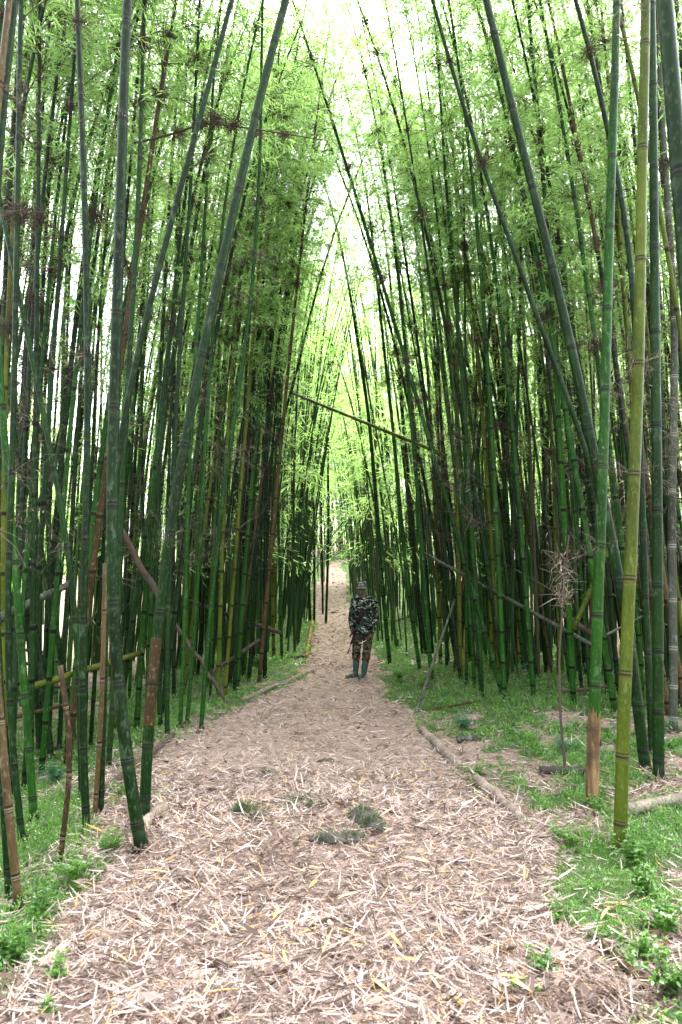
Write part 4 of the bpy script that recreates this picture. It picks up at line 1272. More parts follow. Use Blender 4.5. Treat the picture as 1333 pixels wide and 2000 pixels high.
pole('fallen_tree', 'thick brown dead trunk slanting between the two thick left culms', 'trunk', pole_pts((330, 1200), (228, 1020), 0, 0, 8.6, 8.2), .045, .04, 'log_brown', GP, .5, kinks=.02, seed=11, bamboo_like=False)
pole('edging_pole', 'pale straight pole edging the left side of the path beyond the verge', 'pole', pole_pts((599, 1285), (612, 1207), .03, .03), .050, .050, 'culm_yellow', 'poles edging the path', .6, seed=12)
pole('edging_pole', 'short brownish pole butted to the near end of the pale edging pole', 'pole', pole_pts((566, 1287), (599, 1283), .02, .03), .040, .040, 'log_brown', 'poles edging the path', .5, seed=13)
pole('edging_log', 'long mossy thin log edging the path in front of the left verge', 'log', pole_pts((475, 1370), (621, 1307), .02, .02), .040, .034, 'log', 'logs edging the path', kinks=.02, seed=14, bamboo_like=False)
pole('edging_log', 'brown log edging the path left of the two close green culms', 'log', pole_pts((205, 1552), (338, 1442), .02, .03), .042, .036, 'log_brown', 'logs edging the path', kinks=.012, seed=15, bamboo_like=False)
pole('edging_log', 'short pale log end beside the feet of the two thick left culms', 'log', pole_pts((270, 1630), (318, 1592), .03, .05), .040, .045, 'log', 'logs edging the path', seed=16, bamboo_like=False)
pole('edging_log', 'upper pale rotten log at the right path edge', 'log', pole_pts((825, 1430), (898, 1500), .03, .02), .050, .040, 'log', 'logs edging the path', kinks=.012, seed=17, bamboo_like=False)
pole('edging_log', 'lower crumbling log at the right path edge', 'log', pole_pts((930, 1525), (1018, 1606), .02, .02), .046, .040, 'log', 'logs edging the path', kinks=.015, seed=18, bamboo_like=False)
pole('edging_log', 'pale dead pole lying half buried at the lower right corner', 'log', pole_pts((1172, 1850), (1268, 1938), .02, .01), .024, .022, 'culm_brown', 'logs edging the path', .3, seed=19)
pole('fallen_stick', 'thin pale stick lying on the herbs right of the path', 'stick', pole_pts((826, 1396), (938, 1378), .05, .06), .018, .012, 'culm_brown', 'sticks on the right verge', .4, seed=20)
pole('fallen_stick', 'small grey chunk of cane lying among herbs on the right verge', 'stick', pole_pts((893, 1452), (930, 1449), .04, .04), .040, .034, 'culm_grey', 'sticks on the right verge', .4, seed=21)
pole('charred_log', 'short blackened log lying against the foot of the bright green culm', 'log', pole_pts((1054, 1516), (1146, 1518), .05, .05), .040, .038, 'log_dark', None, seed=22, bamboo_like=False)
pole('fallen_pole', 'long thin dark pole lying across the verge behind the right thick culms', 'pole', pole_pts((1094, 1362), (1345, 1342), .08, .16), .024, .020, 'log_brown', GP, .5, seed=23)
pole('fallen_log', 'pale split log lying at the right edge beside the yellow olive culm', 'log', pole_pts((1225, 1596), (1350, 1572), .05, .06), .045, .040, 'log', None, kinks=.01, seed=24, bamboo_like=False)
pole('fallen_pole', 'dark pole lying at the front of the right stand by the olive culm', 'pole', pole_pts((956, 1268), (1044, 1300), .1, .06), .040, .036, 'log_brown', GP, .5, seed=25)
pole('fallen_pole', 'dark thick broken pole slanting behind the dry leaf tuft', 'pole', pole_pts((1100, 1200), (1175, 1252), 0, 0, 10.2, 9.8), .045, .04, 'log_brown', GP, .5, seed=26)
pole('fallen_pole', 'brown pole lying flat at the foot of the dark right stand', 'pole', pole_pts((1098, 1268), (1200, 1300), .12, .1), .045, .040, 'log_brown', GP, .5, seed=27)
pole('fallen_pole', 'olive grey pole rising steeply behind the bright green culm', 'pole', pole_pts((1120, 1230), (1262, 905), 0, 0, 9.6, 9.9), .036, .034, 'culm_olive', GP, .5, seed=28)
pole('fallen_pole', 'thin brown pole lying on the verge behind the guard', 'pole', pole_pts((757, 1220), (872, 1188), .05, .12), .030, .026, 'log_brown', GP, .5, seed=29)
pole('leaning_cane', 'lower one of two thin dark canes crossing the far path', 'cane', pole_pts((606, 1124), (688, 1018), 0, 0, 26, 30), .035, .03, 'culm_dark', 'canes crossing the far path', .8, seed=30)
pole('leaning_cane', 'upper one of two thin dark canes crossing the far path', 'cane', pole_pts((604, 1108), (682, 1004), 0, 0, 27, 31), .035, .03, 'culm_dark', 'canes crossing the far path', .8, seed=31)
pole('stump', 'short dark cane stub standing on the verge beside the guard', 'stump', pole_pts((778, 1266), (776, 1250), -.02, 0, None, None) if False else pole_pts((778, 1266), (776, 1248), -.02, 0, None, float(on_ground(778, 1266)[1])), .040, .038, 'log_brown', None, .4, seed=32)
HEAP = [((10, 1300), (120, 1290), 8.6, 9.4, 'grey', 'nearly level'), ((0, 1330), (150, 1345), 8.4, 8.8, 'brown', 'gently falling'), ((-10, 1375), (110, 1352), 7.9, 8.8, 'grey', 'lower rising'),
        ((30, 1400), (150, 1372), 7.7, 8.6, 'brown', 'lowest rising'), ((-10, 1262), (100, 1276), 9.5, 9.9, 'grey', 'topmost')]
for k, (a, b, da, db, hue, how) in enumerate(HEAP):
    pole('fallen_cane', f'{how} {hue} dead cane in the heap on the ground behind the left cluster', 'cane', pole_pts(a, b, 0, 0, da, db), .024, .02, 'culm_' + hue, 'canes heaped behind the left cluster', .4, seed=40 + k)
TANGLE = [((1090, 1010), (1175, 1120), 11, 10.5, 'left of the bright green culm, falling to the right'), ((1185, 1240), (1300, 1180), 8.8, 9.2, 'right of the yellow olive culm, rising to the right'),
          ((1195, 1160), (1310, 1225), 9.4, 9.0, 'right of the yellow olive culm, falling to the right'), ((1290, 900), (1340, 1130), 9.5, 9.3, 'hanging steeply at the right picture edge'),
          ((985, 1100), (1100, 1165), 12.0, 11.0, 'behind the straight bluish culm and the tufted sprout')]
for k, (a, b, da, db, where) in enumerate(TANGLE):
    pole('dead_cane', f'thin grey broken cane {where}', 'cane', pole_pts(a, b, 0, 0, da, db), .017, .012, 'culm_grey', 'canes tangled in the right stand', .4, seed=60 + k)

# the thin dead sprout with a tuft of dry leaves
b = on_ground(1106, 1508) + [0, 0, EYE]
def up_at(px, py, y): 
    d = ray(px, py); return np.array([0, 0, EYE]) + d * (y / d[1])
root = thing('dead_sprout', 'thin dead sprout carrying a bleached tuft of dry leaves on the right verge', 'sprout', tuple(b))
g = Geo()
P = np.array([b - [0, 0, .05], up_at(1095, 1400, b[1]), up_at(1092, 1290, b[1]), up_at(1098, 1200, b[1]), up_at(1104, 1120, b[1]), up_at(1112, 1045, b[1])])
Q, s_ = resample(P, .05)
g.tube(Q - b, np.linspace(.014, .006, len(Q)), 8, 0, .35)
link('stalk', g.mesh('stalk', [M['dry_twig']], True), root)
r = np.random.default_rng(123)
g = Geo()
c0 = up_at(1100, 1135, b[1]) - b
for k in range(110):
    u = r.random()
    o = c0 + np.array([r.normal(0, .03), r.normal(0, .03), r.uniform(-.22, .30)])
    d = unit(r.normal(0, 1, 3) + np.array([-.25, 0, -.75]))
    V, F, q = kites(np.array([o]), d[None], r.normal(0, 1, (1, 3)), np.array([r.uniform(.06, .20)]), np.array([r.uniform(.004, .009)]), .5)
    g.add(V, F, 0, r.choice([r.uniform(.05, .45), .95], p=[.94, .06]))
for k in range(36):
    o = c0 + np.array([r.normal(0, .02), r.normal(0, .02), r.uniform(-.25, .2)])
    d = unit(r.normal(0, 1, 3)) * r.uniform(.1, .28)
    g.tube([o, o + d * .5 + r.normal(0, .02, 3), o + d], [.003, .002, .001], 3, 0, r.uniform(.3, .7), False)
tag(link('dry_leaf_tuft', g.mesh('dry_leaf_tuft', [M['litter']]), root), kind='stuff')

# dark clump hanging on a side branch high on the left
root = thing('mossy_branch', 'dark mossy side branch hung with clumps high between the two left culms', 'branch', tuple(up_at(262, 268, 7.0)))
o0 = up_at(262, 268, 7.0)
g = Geo()
Q = np.array([up_at(x, y, 7.0) for x, y in ((262, 280), (330, 264), (400, 240), (470, 248), (560, 262), (640, 275))]) - o0
g.tube(resample(Q, .05)[0], np.linspace(.014, .004, len(resample(Q, .05)[0])), 6, 0, .2)
link('branch', g.mesh('branch', [M['dark_twig']], True), root)
for (x, y, sc) in ((395, 240, 1.0), (425, 235, 1.2), (455, 245, 1.0), (500, 260, .7), (556, 262, .55), (350, 258, .8)):
    p = up_at(x, y, 7.0)
    place(root, TUFT[int(x) % 4], 'branch_tuft', p, basis(np.array([0, 0, 1.0]), x), (sc, sc * .6, sc * .6), o0)

# stones half buried in the litter
def stone(px, py, size, label, seed, moss=1.0, group='stones in the path'):
    r = np.random.default_rng(seed)
    size = tuple(0.95 * v for v in size)
    w = on_ground(px, py) + [0, 0, EYE + .006]
    root = thing('stone', label, 'stone', tuple(w), group)
    g = Geo()
    g.ball((0, 0, 0), (1, 1, 1), 26, 18)
    V = np.concatenate(g.V)
    n = unit(V)
    k = 1 + .24 * wob(n[:, 0] * 1.0, n[:, 1] * 1.0 + n[:, 2], 2.2, seed) + .13 * wob(n[:, 0] + n[:, 2], n[:, 1] - n[:, 2], 5, seed + 1)
    g.V = [n * k[:, None] * np.array(size)]
    link('rock', g.mesh('rock', [M['stone']], True), root)
    if moss:
        g = Geo()
        m = int(700 * moss)
        d = unit(r.normal(0, 1, (m, 3)) * [1, 1, .6] + [0, 0, .75])
        kk = 1 + .24 * wob(d[:, 0], d[:, 1] + d[:, 2], 2.2, seed) + .13 * wob(d[:, 0] + d[:, 2], d[:, 1] - d[:, 2], 5, seed + 1)
        keep = wob(d[:, 0], d[:, 1], 2.5, seed + 5) > -.35
        P = (d * kk[:, None] * np.array(size))[keep]
        V, F, q = kites(P, d[keep] + r.normal(0, .5, P.shape), r.normal(0, 1, P.shape), r.uniform(.012, .055, len(P)), np.full(len(P), .003), .35)
        g.add(V, F, 0, np.clip(np.repeat(r.uniform(0, .45, len(P)), q), 0, 1))
        tag(link('moss', g.mesh('moss', [M['moss']]), root), kind='stuff')
    return root

M['moss'] = leaf_material('moss', (.016, .040, .004), (.075, .14, .014), (.020, .055, .005), (.085, .17, .018))
stone(476, 1597, (.075, .07, .085), 'mossy stone left of the middle of the path mound', 71)
stone(503, 1606, (.075, .06, .055), 'low grey brown stone touching the mossy one on the left of the mound', 72, .15)
stone(700, 1600, (.085, .08, .065), 'mossy green hump on the right side of the path mound', 73)
stone(722, 1618, (.085, .07, .085), 'larger grassy mossy stone at the right end of the path mound', 74)
stone(690, 1642, (.065, .05, .055), 'bare grey stone below the mossy humps', 75, .2)
stone(652, 1645, (.13, .05, .045), 'long low grey stone with moss in the middle of the mound', 76, .4)
stone(520, 1517, (.085, .05, .042), 'flat dark grey stone sunk in litter above the mound', 77, .2)
stone(614, 1582, (.055, .05, .03), 'small mossy stone beside the grass tuft', 78, .7)
stone(643, 1488, (.05, .04, .025), 'small bluish grey stone in the litter past the mound', 79, 0)
stone(472, 1437, (.045, .04, .025), 'tiny grey stone on the left half of the path', 80, 0)
stone(594, 1693, (.045, .035, .03), 'small dark stone in the litter below the mound', 81, 0)
stone(652, 1198, (.16, .12, .08), 'small dark lump on the far path near the thin culms', 82, .3)

# grass tufts and herbs that stand out one by one
def grass_tuft(px, py, label, n, L, seed, spread=1.0, group='grass tufts'):
    r = np.random.default_rng(seed)
    w = on_ground(px, py) + [0, 0, EYE]
    g = Geo()
    for k in range(n):
        az = r.uniform(0, 6.28)
        o = np.array([r.normal(0, .03), r.normal(0, .02), -.01])
        h = L * r.uniform(.5, 1.1)
        out = h * spread * r.uniform(.2, 1.1)
        d = np.array([math.cos(az), math.sin(az), 0])
        t = np.linspace(0, 1, 5)
        P = o + d * (out * t)[:, None]
        P[:, 2] += h * (t - .62 * t ** 2.2)
        s = np.array([-d[1], d[0], 0]) * .0032
        wv = np.array([1, .9, .7, .45, .05])[:, None]
        V = np.concatenate([P - s * wv, P + s * wv])
        F = [[i, i + 1, i + 6, i + 5] for i in range(4)]
        g.add(V, F, 0, r.uniform(.05, .6))
    o = link('grass_tuft', g.mesh('grass_tuft', [M['moss']]), loc=tuple(w))
    return tag(o, label, 'grass tuft', group)

grass_tuft(584, 1572, 'long bladed green grass tuft in the middle of the path mound', 110, .17, 1, 1.4)
grass_tuft(548, 1590, 'flattened grass blades left of the tuft in the middle of the mound', 30, .16, 2, 2.4)
grass_tuft(708, 1597, 'short dense grass tuft on the right mossy hump', 120, .07, 3)
grass_tuft(728, 1625, 'short grass tuft on the right grassy stone', 120, .08, 4)
grass_tuft(478, 1585, 'thin grass on the left mossy stone', 70, .06, 5)

def herb(px, py, label, h, n, leaf, seed, key='herb', group='herbs that stand out on the verges'):
    r = np.random.default_rng(seed)
    w = on_ground(px, py) + [0, 0, EYE]
    root = thing('herb', label, 'herb', tuple(w), group)
    st, lf = Geo(), Geo()
    for k in range(n):
        az = r.uniform(0, 6.28); tilt = r.uniform(.05, .9)
        L = h * r.uniform(.6, 1.15)
        t = np.linspace(0, 1, 6)
        d = np.array([math.cos(az), math.sin(az), 0])
        o = np.array([r.normal(0, .02), r.normal(0, .02), -.01])
        P = o + d * (L * tilt * t ** 1.5)[:, None]
        P[:, 2] += L * t * (1 - .25 * tilt * t)
        st.tube(P, np.linspace(.0035, .0012, 6), 4, 0, .4, False)
        m = int(10 * L / .25) + 6
        for q in range(m):
            u = r.uniform(.25, 1)
            i = min(int(u * 5), 4)
            b_ = P[i] + (P[i + 1] - P[i]) * (u * 5 - i)
            a2 = r.uniform(0, 6.28)
            dd = np.array([math.cos(a2), math.sin(a2), r.normal(.15, .3)])
            nl = 3
            for z in range(nl):                                  # small compound leaves
                d3 = unit(dd + .7 * (z - 1) * np.array([-dd[1], dd[0], 0]))
                V, F, qq = kites((b_ + unit(dd) * leaf * .4)[None], d3[None], np.cross(d3, [0, 0, 1])[None] + r.normal(0, .2, (1, 3)), np.array([leaf * r.uniform(.7, 1.2)]), np.array([leaf * .5]), .15)
                lf.add(V, F, 0, r.uniform(.1, .8))
    link('stem', st.mesh('stem', [M['dry_twig'] if False else M['herb']]), root)
    tag(link('leaves', lf.mesh('leaves', [M[key]]), root), kind='stuff')
    return root

HERBS = [
 (1240, 1690, 'bushy green herb round the foot of the thick yellow olive culm', .22, 16, .030, 'herb'),
 (1262, 1745, 'bright green herb just below the foot of the yellow olive culm', .16, 12, .028, 'herb'),
 (1170, 1590, 'dark green herb at the foot of the bright green culm', .14, 12, .026, 'herb'),
 (1295, 1830, 'lush green herb at the right edge above the half buried pole', .20, 18, .030, 'herb'),
 (1255, 1880, 'green herb left of the lush herb at the lower right edge', .15, 14, .026, 'herb'),
 (1310, 1945, 'dark green herb in the lower right corner', .17, 16, .028, 'herb'),
 (1060, 1905, 'isolated green herb in the litter at the lower right', .12, 12, .022, 'herb'),
 (1090, 1800, 'small green herb patch at the right border of the litter', .11, 12, .022, 'herb'),
 (1120, 1660, 'feathery green herb on the right verge level with the mound', .14, 12, .024, 'herb'),
 (1088, 1640, 'low feathery herb left of the feathery one by the mound', .11, 10, .022, 'herb'),
 (930, 1520, 'dark leafy herb between the two logs at the right path edge', .16, 14, .026, 'herb'),
 (905, 1425, 'leafy herb with pale bluish top leaves on the right verge', .22, 16, .034, 'bluish'),
 (1105, 1470, 'small bluish herb at the foot of the dead sprout', .20, 9, .034, 'bluish'),
 (1290, 1440, 'bluish herb behind the straight dark right culm', .26, 12, .036, 'bluish'),
 (1155, 1320, 'pale green herb cluster left of the bright green culm foot', .24, 16, .044, 'bluish'),
 (1035, 1315, 'pale green broad leaved herb in front of the dark right stand', .24, 16, .05, 'bluish'),
 (505, 1305, 'bluish green fern like herb at the left verge corner', .26, 20, .045, 'bluish'),
 (470, 1320, 'bluish herb beside the short leaning post', .24, 16, .045, 'bluish'),
 (105, 1530, 'pale bluish leafy herb among the left culms', .20, 16, .034, 'bluish'),
 (235, 1560, 'thin green herb left of the bowed thick culm', .16, 10, .026, 'herb'),
 (215, 1670, 'feathery green herb on the left verge below the bowed culm', .17, 16, .024, 'herb'),
 (150, 1720, 'feathery green herb on the left bank in front of the dead brown culm', .18, 16, .024, 'herb'),
 (75, 1800, 'dark green herb on the left bank near the edge', .18, 16, .024, 'herb'),
 (25, 1880, 'lush green herb at the lower left edge', .18, 18, .026, 'herb'),
 (118, 1920, 'small sparse green sprig in the litter at the lower left', .12, 8, .022, 'herb'),
 (100, 1985, 'tiny green sprig at the bottom left', .08, 6, .02, 'herb'),
 (780, 1330, 'dense green herb clump at the path edge right of the guard', .24, 22, .034, 'herb'),
 (830, 1345, 'dense green herb clump left of the leaning pale pole', .24, 22, .034, 'herb'),
 (1015, 1940, 'small green sprig in the bottom litter right of the middle', .07, 6, .02, 'herb'),
]
for k, (x, y, lab, h, n, lf, key) in enumerate(HERBS):
    herb(x, y, lab, h, n, lf, 300 + k, key)

# single orange leaves that show on the pale litter
ol = []
t = np.linspace(0, 1, 7)
wv = np.array([.12, .8, 1, .95, .75, .4, .03])
V = np.concatenate([np.stack([-wv * .5, t, .05 * np.sin(t * 3)], 1), np.stack([wv * 0, t, .05 * np.sin(t * 3) - .02], 1), np.stack([wv * .5, t, .05 * np.sin(t * 3)], 1)])
F = [[i, i + 1, i + 8, i + 7] for i in range(6)] + [[i + 7, i + 8, i + 15, i + 14] for i in range(6)]
V[:, 0] *= .13
for k in range(4):
    ol.append(new_mesh('fallen_leaf', V, np.array(F), [M['orange_leaf']], None, {'tint': np.full(len(V), k / 3)}))
r = np.random.default_rng(55)
LEAVES = [(700, 1850, 50), (860, 1955, 20), (1000, 1937, 200), (1030, 1935, 75), (560, 1905, 15), (330, 1720, 100), (620, 1735, 160), (785, 1870, 30), (815, 1895, 110), (250, 1900, 60),
          (1015, 1848, 130), (760, 1960, 40), (545, 1795, 170), (905, 1990, 10), (460, 1955, 95), (1190, 1790, 140), (840, 1700, 75), (430, 1700, 20), (700, 1760, 120), (590, 1960, 55)]
for (x, y, a) in LEAVES:
    w = on_ground(x, y) + [0, 0, EYE + .045]
    L = r.uniform(.10, .15)
    o = link('fallen_leaf', ol[r.integers(4)], loc=tuple(w), rot=(r.normal(0, .1), r.normal(0, .25), math.radians(a)), scale=(L, L, L))
    tag(o, 'single orange dry bamboo leaf lying on the pale litter', 'leaf', 'orange leaves on the litter')

# ------------------------------------------------------------------ the person on the path
FEET = on_ground(711, 1324) + [0, 0, EYE]
UNIT = FEET[1] / (1333.33 * 5.127)                                # metres per survey unit at the person's distance

def fuse(g, name, voxel, mats, disp=0.0, seed=0, smooth=2):
    """grow overlapping tubes and balls into one continuous skin"""
    me = g.mesh(name + '_raw', [])
    o = link(name + '_raw', me)
    md = o.modifiers.new('remesh', 'REMESH')
    md.mode = 'VOXEL'
    md.voxel_size = voxel
    sm = o.modifiers.new('smooth', 'SMOOTH')
    sm.factor = .5
    sm.iterations = smooth
    dg = bpy.context.evaluated_depsgraph_get()
    out = bpy.data.meshes.new_from_object(o.evaluated_get(dg))
    bpy.data.objects.remove(o)
    bpy.data.meshes.remove(me)
    out.name = name
    if disp:
        n = len(out.vertices)
        co = np.empty(n * 3, np.float32); out.vertices.foreach_get('co', co)
        no = np.empty(n * 3, np.float32); out.vertices.foreach_get('normal', no)
        co, no = co.reshape(-1, 3), no.reshape(-1, 3)
        w = wob(co[:, 0] + .7 * co[:, 1], co[:, 2] * 1.3 + .4 * co[:, 1], 22, seed) * .6 + wob(co[:, 0] - co[:, 1], co[:, 2] * 1.8, 45, seed + 1) * .4
        out.vertices.foreach_set('co', (co + no * (disp * w)[:, None]).ravel().astype(np.float32))
    out.materials.clear()
    for m_ in mats: out.materials.append(m_)
    out.polygons.foreach_set('material_index', np.zeros(len(out.polygons), np.int32))
    out.polygons.foreach_set('use_smooth', np.ones(len(out.polygons), bool))
    out.update()
    return out

def camo_material(name, cols, scale):
    m, nt, out = mat(name)
    c = cols[0]
    tc = N(nt, 'ShaderNodeTexCoord')
    for k, cc in enumerate(cols[1:]):
        mp = N(nt, 'ShaderNodeMapping')
        mp.inputs['Location'].default_value = (7.3 * k, 3.1 * k, 5.7 * k)
        mp.inputs['Scale'].default_value = (1, 1, 1.35)
        nt.links.new(tc.outputs['Object'], mp.inputs[0])
        n = N(nt, 'ShaderNodeTexNoise')
        n.inputs['Scale'].default_value = scale * (1, 1.1, 1.5)[k % 3]
        n.inputs['Detail'].default_value = 2.5
        n.inputs['Distortion'].default_value = .8
        nt.links.new(mp.outputs[0], n.inputs['Vector'])
        c = mixc(nt, c, cc, ramp_fac(nt, n.outputs[0], (.50, .53, .585)[k % 3], (.515, .545, .60)[k % 3]))
    fine = add_noise(nt, 60, 4)
    principled(nt, out, c, .95, bump(nt, fine.outputs[0], .5, .01), .03)
    return m

M['camo'] = camo_material('woodland_camouflage', [(.026, .046, .028), (.014, .010, .008), (.005, .005, .006), (.20, .22, .18)], 10)
M['camo_trousers'] = camo_material('brown_camouflage', [(.022, .025, .014), (.009, .007, .005), (.05, .036, .02), (.10, .085, .055)], 11)
M['camo_cap'] = camo_material('grey_camouflage', [(.13, .14, .125), (.04, .044, .04), (.08, .075, .065), (.24, .25, .23)], 16)
def plain(name, c, rough=.6, spec=.4):
    m, nt, out = mat(name)
    n = add_noise(nt, 30, 4)
    principled(nt, out, mixc(nt, c, tuple(v * .6 for v in c), math_n(nt, 'MULTIPLY', n.outputs[0], .7)), rough, None, spec)
    return m
M['skin'] = plain('dark_skin', (.060, .031, .021), .42)
M['rubber'] = plain('green_rubber', (.007, .040, .028), .45, .5)
M['sole'] = plain('dark_sole', (.015, .02, .016), .7)
M['gun'] = plain('gun_metal', (.006, .006, .009), .4, .2)
M['gun_grip'] = plain('dark_grip', (.009, .008, .008), .7, .1)
M['white_cloth'] = plain('white_vest', (.55, .52, .48), .9)
M['eye'] = plain('eye_white', (.55, .52, .48), .3)
M['steel'] = plain('pale_stick', (.55, .53, .48), .5)

# joints; X to the right of the photograph, Y away from the camera, Z up, metres, feet at the origin
J = lambda x, y, z: np.array([x, y, z], float)
hipL, hipR = J(-.095, .02, .90), J(.085, .0, .90)                  # L is the side on the left of the photograph
kneeL, kneeR = J(-.135, -.02, .50), J(.055, -.03, .49)
ankL, ankR = J(-.150, .02, .09), J(.005, .0, .09)
toeL, toeR = J(-.300, -.13, .035), J(-.075, -.19, .035)
shL, shR = J(-.165, -.02, 1.415), J(.185, .04, 1.405)
elL, elR = J(-.225, .03, 1.13), J(.232, .06, 1.11)
wrL, wrR = J(-.225, -.09, .90), J(.130, -.07, .785)
neck0, neck1 = J(.010, .01, 1.40), J(-.018, -.01, 1.54)
headc = J(-.032, -.020, 1.645)
face = unit(J(-.50, -.86, -.06))                                  # he looks to the left of the camera
fside = unit(np.cross(face, [0, 0, 1]))
fup = np.cross(fside, face)
FR = np.stack([fside, face, fup], 1)

def limb(g, pts, rad, sides=14, n=9):
    P = np.array(pts)
    s = np.linspace(0, len(P) - 1, n)
    Q = np.stack([np.interp(s, np.arange(len(P)), P[:, k]) for k in range(3)], 1)
    R = np.interp(s, np.arange(len(P)), rad)
    g.tube(Q, R, sides)
    for p, rr in zip(P, rad): g.ball(p, rr * .99, 12, 8)

def hand(g, w, d, nrm, thumb, curl, sc=1.0):
    """palm and five separate fingers; d: towards the fingertips, nrm: out of the palm, thumb: towards the thumb"""
    d, thumb = unit(d), unit(thumb)
    nrm = unit(nrm - d * np.dot(nrm, d))
    R = np.stack([thumb, d, nrm], 1)
    g.ball(w + d * .045 * sc, np.array([.042, .055, .019]) * sc, 12, 8, rot=R)
    g.tube([w - d * .02, w + d * .03], [.026 * sc, .030 * sc], 10)
    for k, (off, L) in enumerate(((.030, .072), (.011, .080), (-.009, .075), (-.028, .060))):
        p = w + (thumb * off + d * .085) * sc
        a = 0.0
        pts = [p - d * .02 * sc]
        q = p
        for seg, f in enumerate((.42, .33, .25)):
            a += curl * (.7 if seg == 0 else 1.0)
            pts.append(q)
            q = q + (d * math.cos(a) + nrm * math.sin(a)) * L * f * sc
        pts.append(q)
        g.tube(pts, np.array([.0095, .0095, .0088, .0080, .0065])[:len(pts)] * sc, 8)
    p = w + (thumb * .030 + d * .025) * sc
    pts = [p, p + (thumb * .030 + d * .022 + nrm * .012) * sc, p + (thumb * .040 + d * .050 + nrm * .026) * sc, p + (thumb * .036 + d * .070 + nrm * .040) * sc]
    g.tube(pts, np.array([.014, .011, .0095, .007]) * sc, 8)

g = Geo()
limb(g, [hipL, kneeL, ankL], [.085, .058, .040]); limb(g, [hipR, kneeR, ankR], [.085, .058, .040])
limb(g, [ankL, toeL], [.042, .034]); limb(g, [ankR, toeR], [.042, .034])
T_, = ([J(0, .01, .88), J(0, .01, 1.0), J(.0, .01, 1.10), J(.005, .015, 1.25), J(.008, .015, 1.36), J(.01, .012, 1.42)],)
g.tube(np.array(T_), np.array([[.16, .11], [.145, .105], [.140, .10], [.165, .115], [.165, .10], [.10, .075]]), 18, ref=(1, .15, 0))
limb(g, [shL, elL, wrL], [.058, .042, .029]); limb(g, [shR, elR, wrR], [.058, .042, .029])
g.tube([neck0, neck1], [.062, .054], 14)
g.ball(headc + fup * .015 - face * .008, (.073, .095, .098), 18, 14, rot=FR)                     # skull
g.ball(headc + face * .030 - fup * .055, (.055, .060, .062), 16, 10, rot=FR)                     # jaw
g.ball(headc + face * .070 - fup * .100, (.026, .020, .018), 10, 8, rot=FR)                      # chin
g.ball(headc + face * .083 + fup * .022, (.055, .018, .014), 10, 8, rot=FR)                      # brow
g.tube([headc + face * .088 + fup * .012, headc + face * .110 - fup * .028], [.010, .018], 10)   # nose
g.ball(headc + face * .098 - fup * .034, (.022, .014, .012), 10, 8, rot=FR)
g.ball(headc + face * .090 - fup * .062, (.026, .014, .0085), 10, 8, rot=FR)                     # lips
g.ball(headc + face * .088 - fup * .075, (.023, .013, .0085), 10, 8, rot=FR)
for s in (-1, 1):
    g.ball(headc + fside * s * .076 - face * .010 - fup * .010, (.010, .022, .034), 10, 8, rot=FR)  # ears
    g.ball(headc + fside * s * .045 + face * .062 - fup * .022, (.026, .024, .020), 10, 8, rot=FR)  # cheekbones
hand(g, wrL, J(.10, -.62, -.75), J(.8, -.1, .1), J(.15, -.75, .62), .95)
hand(g, wrR, J(-.48, -.25, -.82), J(-.55, -.2, .45), J(-.35, -.85, -.05), .85)
body = tag(link('person', fuse(g, 'person', .0062, [M['skin']]), loc=tuple(FEET)), 'person in camouflage uniform, cap and green rubber boots standing on the path', 'person')
kid = lambda n, me: link(n, me, body)

g = Geo()                                                          # eyes
for s in (-1, 1):
    g.ball(headc + fside * s * .030 + face * .078 + fup * .002, (.013, .010, .008), 10, 8, rot=FR)
kid('eyes', g.mesh('eyes', [M['eye']], True))

g = Geo()                                                          # shirt
g.tube(np.array([J(-.005, .01, .815), J(-.003, .01, .90), J(0, .01, 1.0), J(.002, .01, 1.10), J(.006, .015, 1.25), J(.009, .016, 1.36), J(.010, .012, 1.435), J(.008, .01, 1.475)]),
       np.array([[.185, .140], [.182, .138], [.172, .130], [.168, .128], [.176, .134], [.178, .118], [.120, .090], [.075, .070]]), 24, ref=(1, .15, 0))
limb(g, [shL + [.02, 0, 0], shL, elL, wrL + (elL - wrL) * .10], [.070, .072, .058, .045])
limb(g, [shR - [.02, 0, 0], shR, elR, wrR + (elR - wrR) * .10], [.070, .072, .060, .047])
limb(g, [J(-.03, .01, 1.455), shL + [.02, 0, .012]], [.055, .070]); limb(g, [J(.045, .01, 1.455), shR + [-.02, 0, .012]], [.055, .070])
shirt = kid('shirt', fuse(g, 'shirt', .0075, [M['camo']], .008, 3))
def on_chest(x, z):
    u = x / .19
    return J(x + .006, -.128 * math.sqrt(max(0, 1 - u * u)) + .012 - .02 * x / .19, z)
for (x, z) in ((-.085, 1.235), (.095, 1.235), (-.095, .945), (.095, .945)):   # flap pockets
    g = Geo()
    p = on_chest(x, z)
    a = math.atan2(-x * .75, .19)
    R = np.array([[math.cos(a), -math.sin(a), 0], [math.sin(a), math.cos(a), 0], [0, 0, 1]]).T
    g.box(p, (.105, .030, .115), R)
    g.box(p + [0, -.008, .045], (.112, .030, .040), R)
    link('pocket', g.mesh('pocket', [M['camo']]), shirt)
g = Geo()                                                          # collar and the button strip
for s in (-1, 1):
    c = J(.008 - .02, -.055, 1.475)
    g.tube([c + [s * .012, -.028, -.050], c + [s * .050, -.004, -.012], c + [s * .075 + .01, .055, .022], c + [s * .045 + .015, .105, .030]], np.array([[.007, .024], [.009, .030], [.009, .030], [.009, .028]]), 8, ref=(0, 1, 0))
link('collar', g.mesh('collar', [M['camo']], True), shirt)
g = Geo()
Q = np.array([on_chest(-.012, z) + [0, -.010, 0] for z in np.linspace(.84, 1.40, 10)])
g.tube(Q, np.tile([[.018, .006]], (10, 1)), 6, ref=(1, 0, 0))
link('button_strip', g.mesh('button_strip', [M['camo']]), shirt)
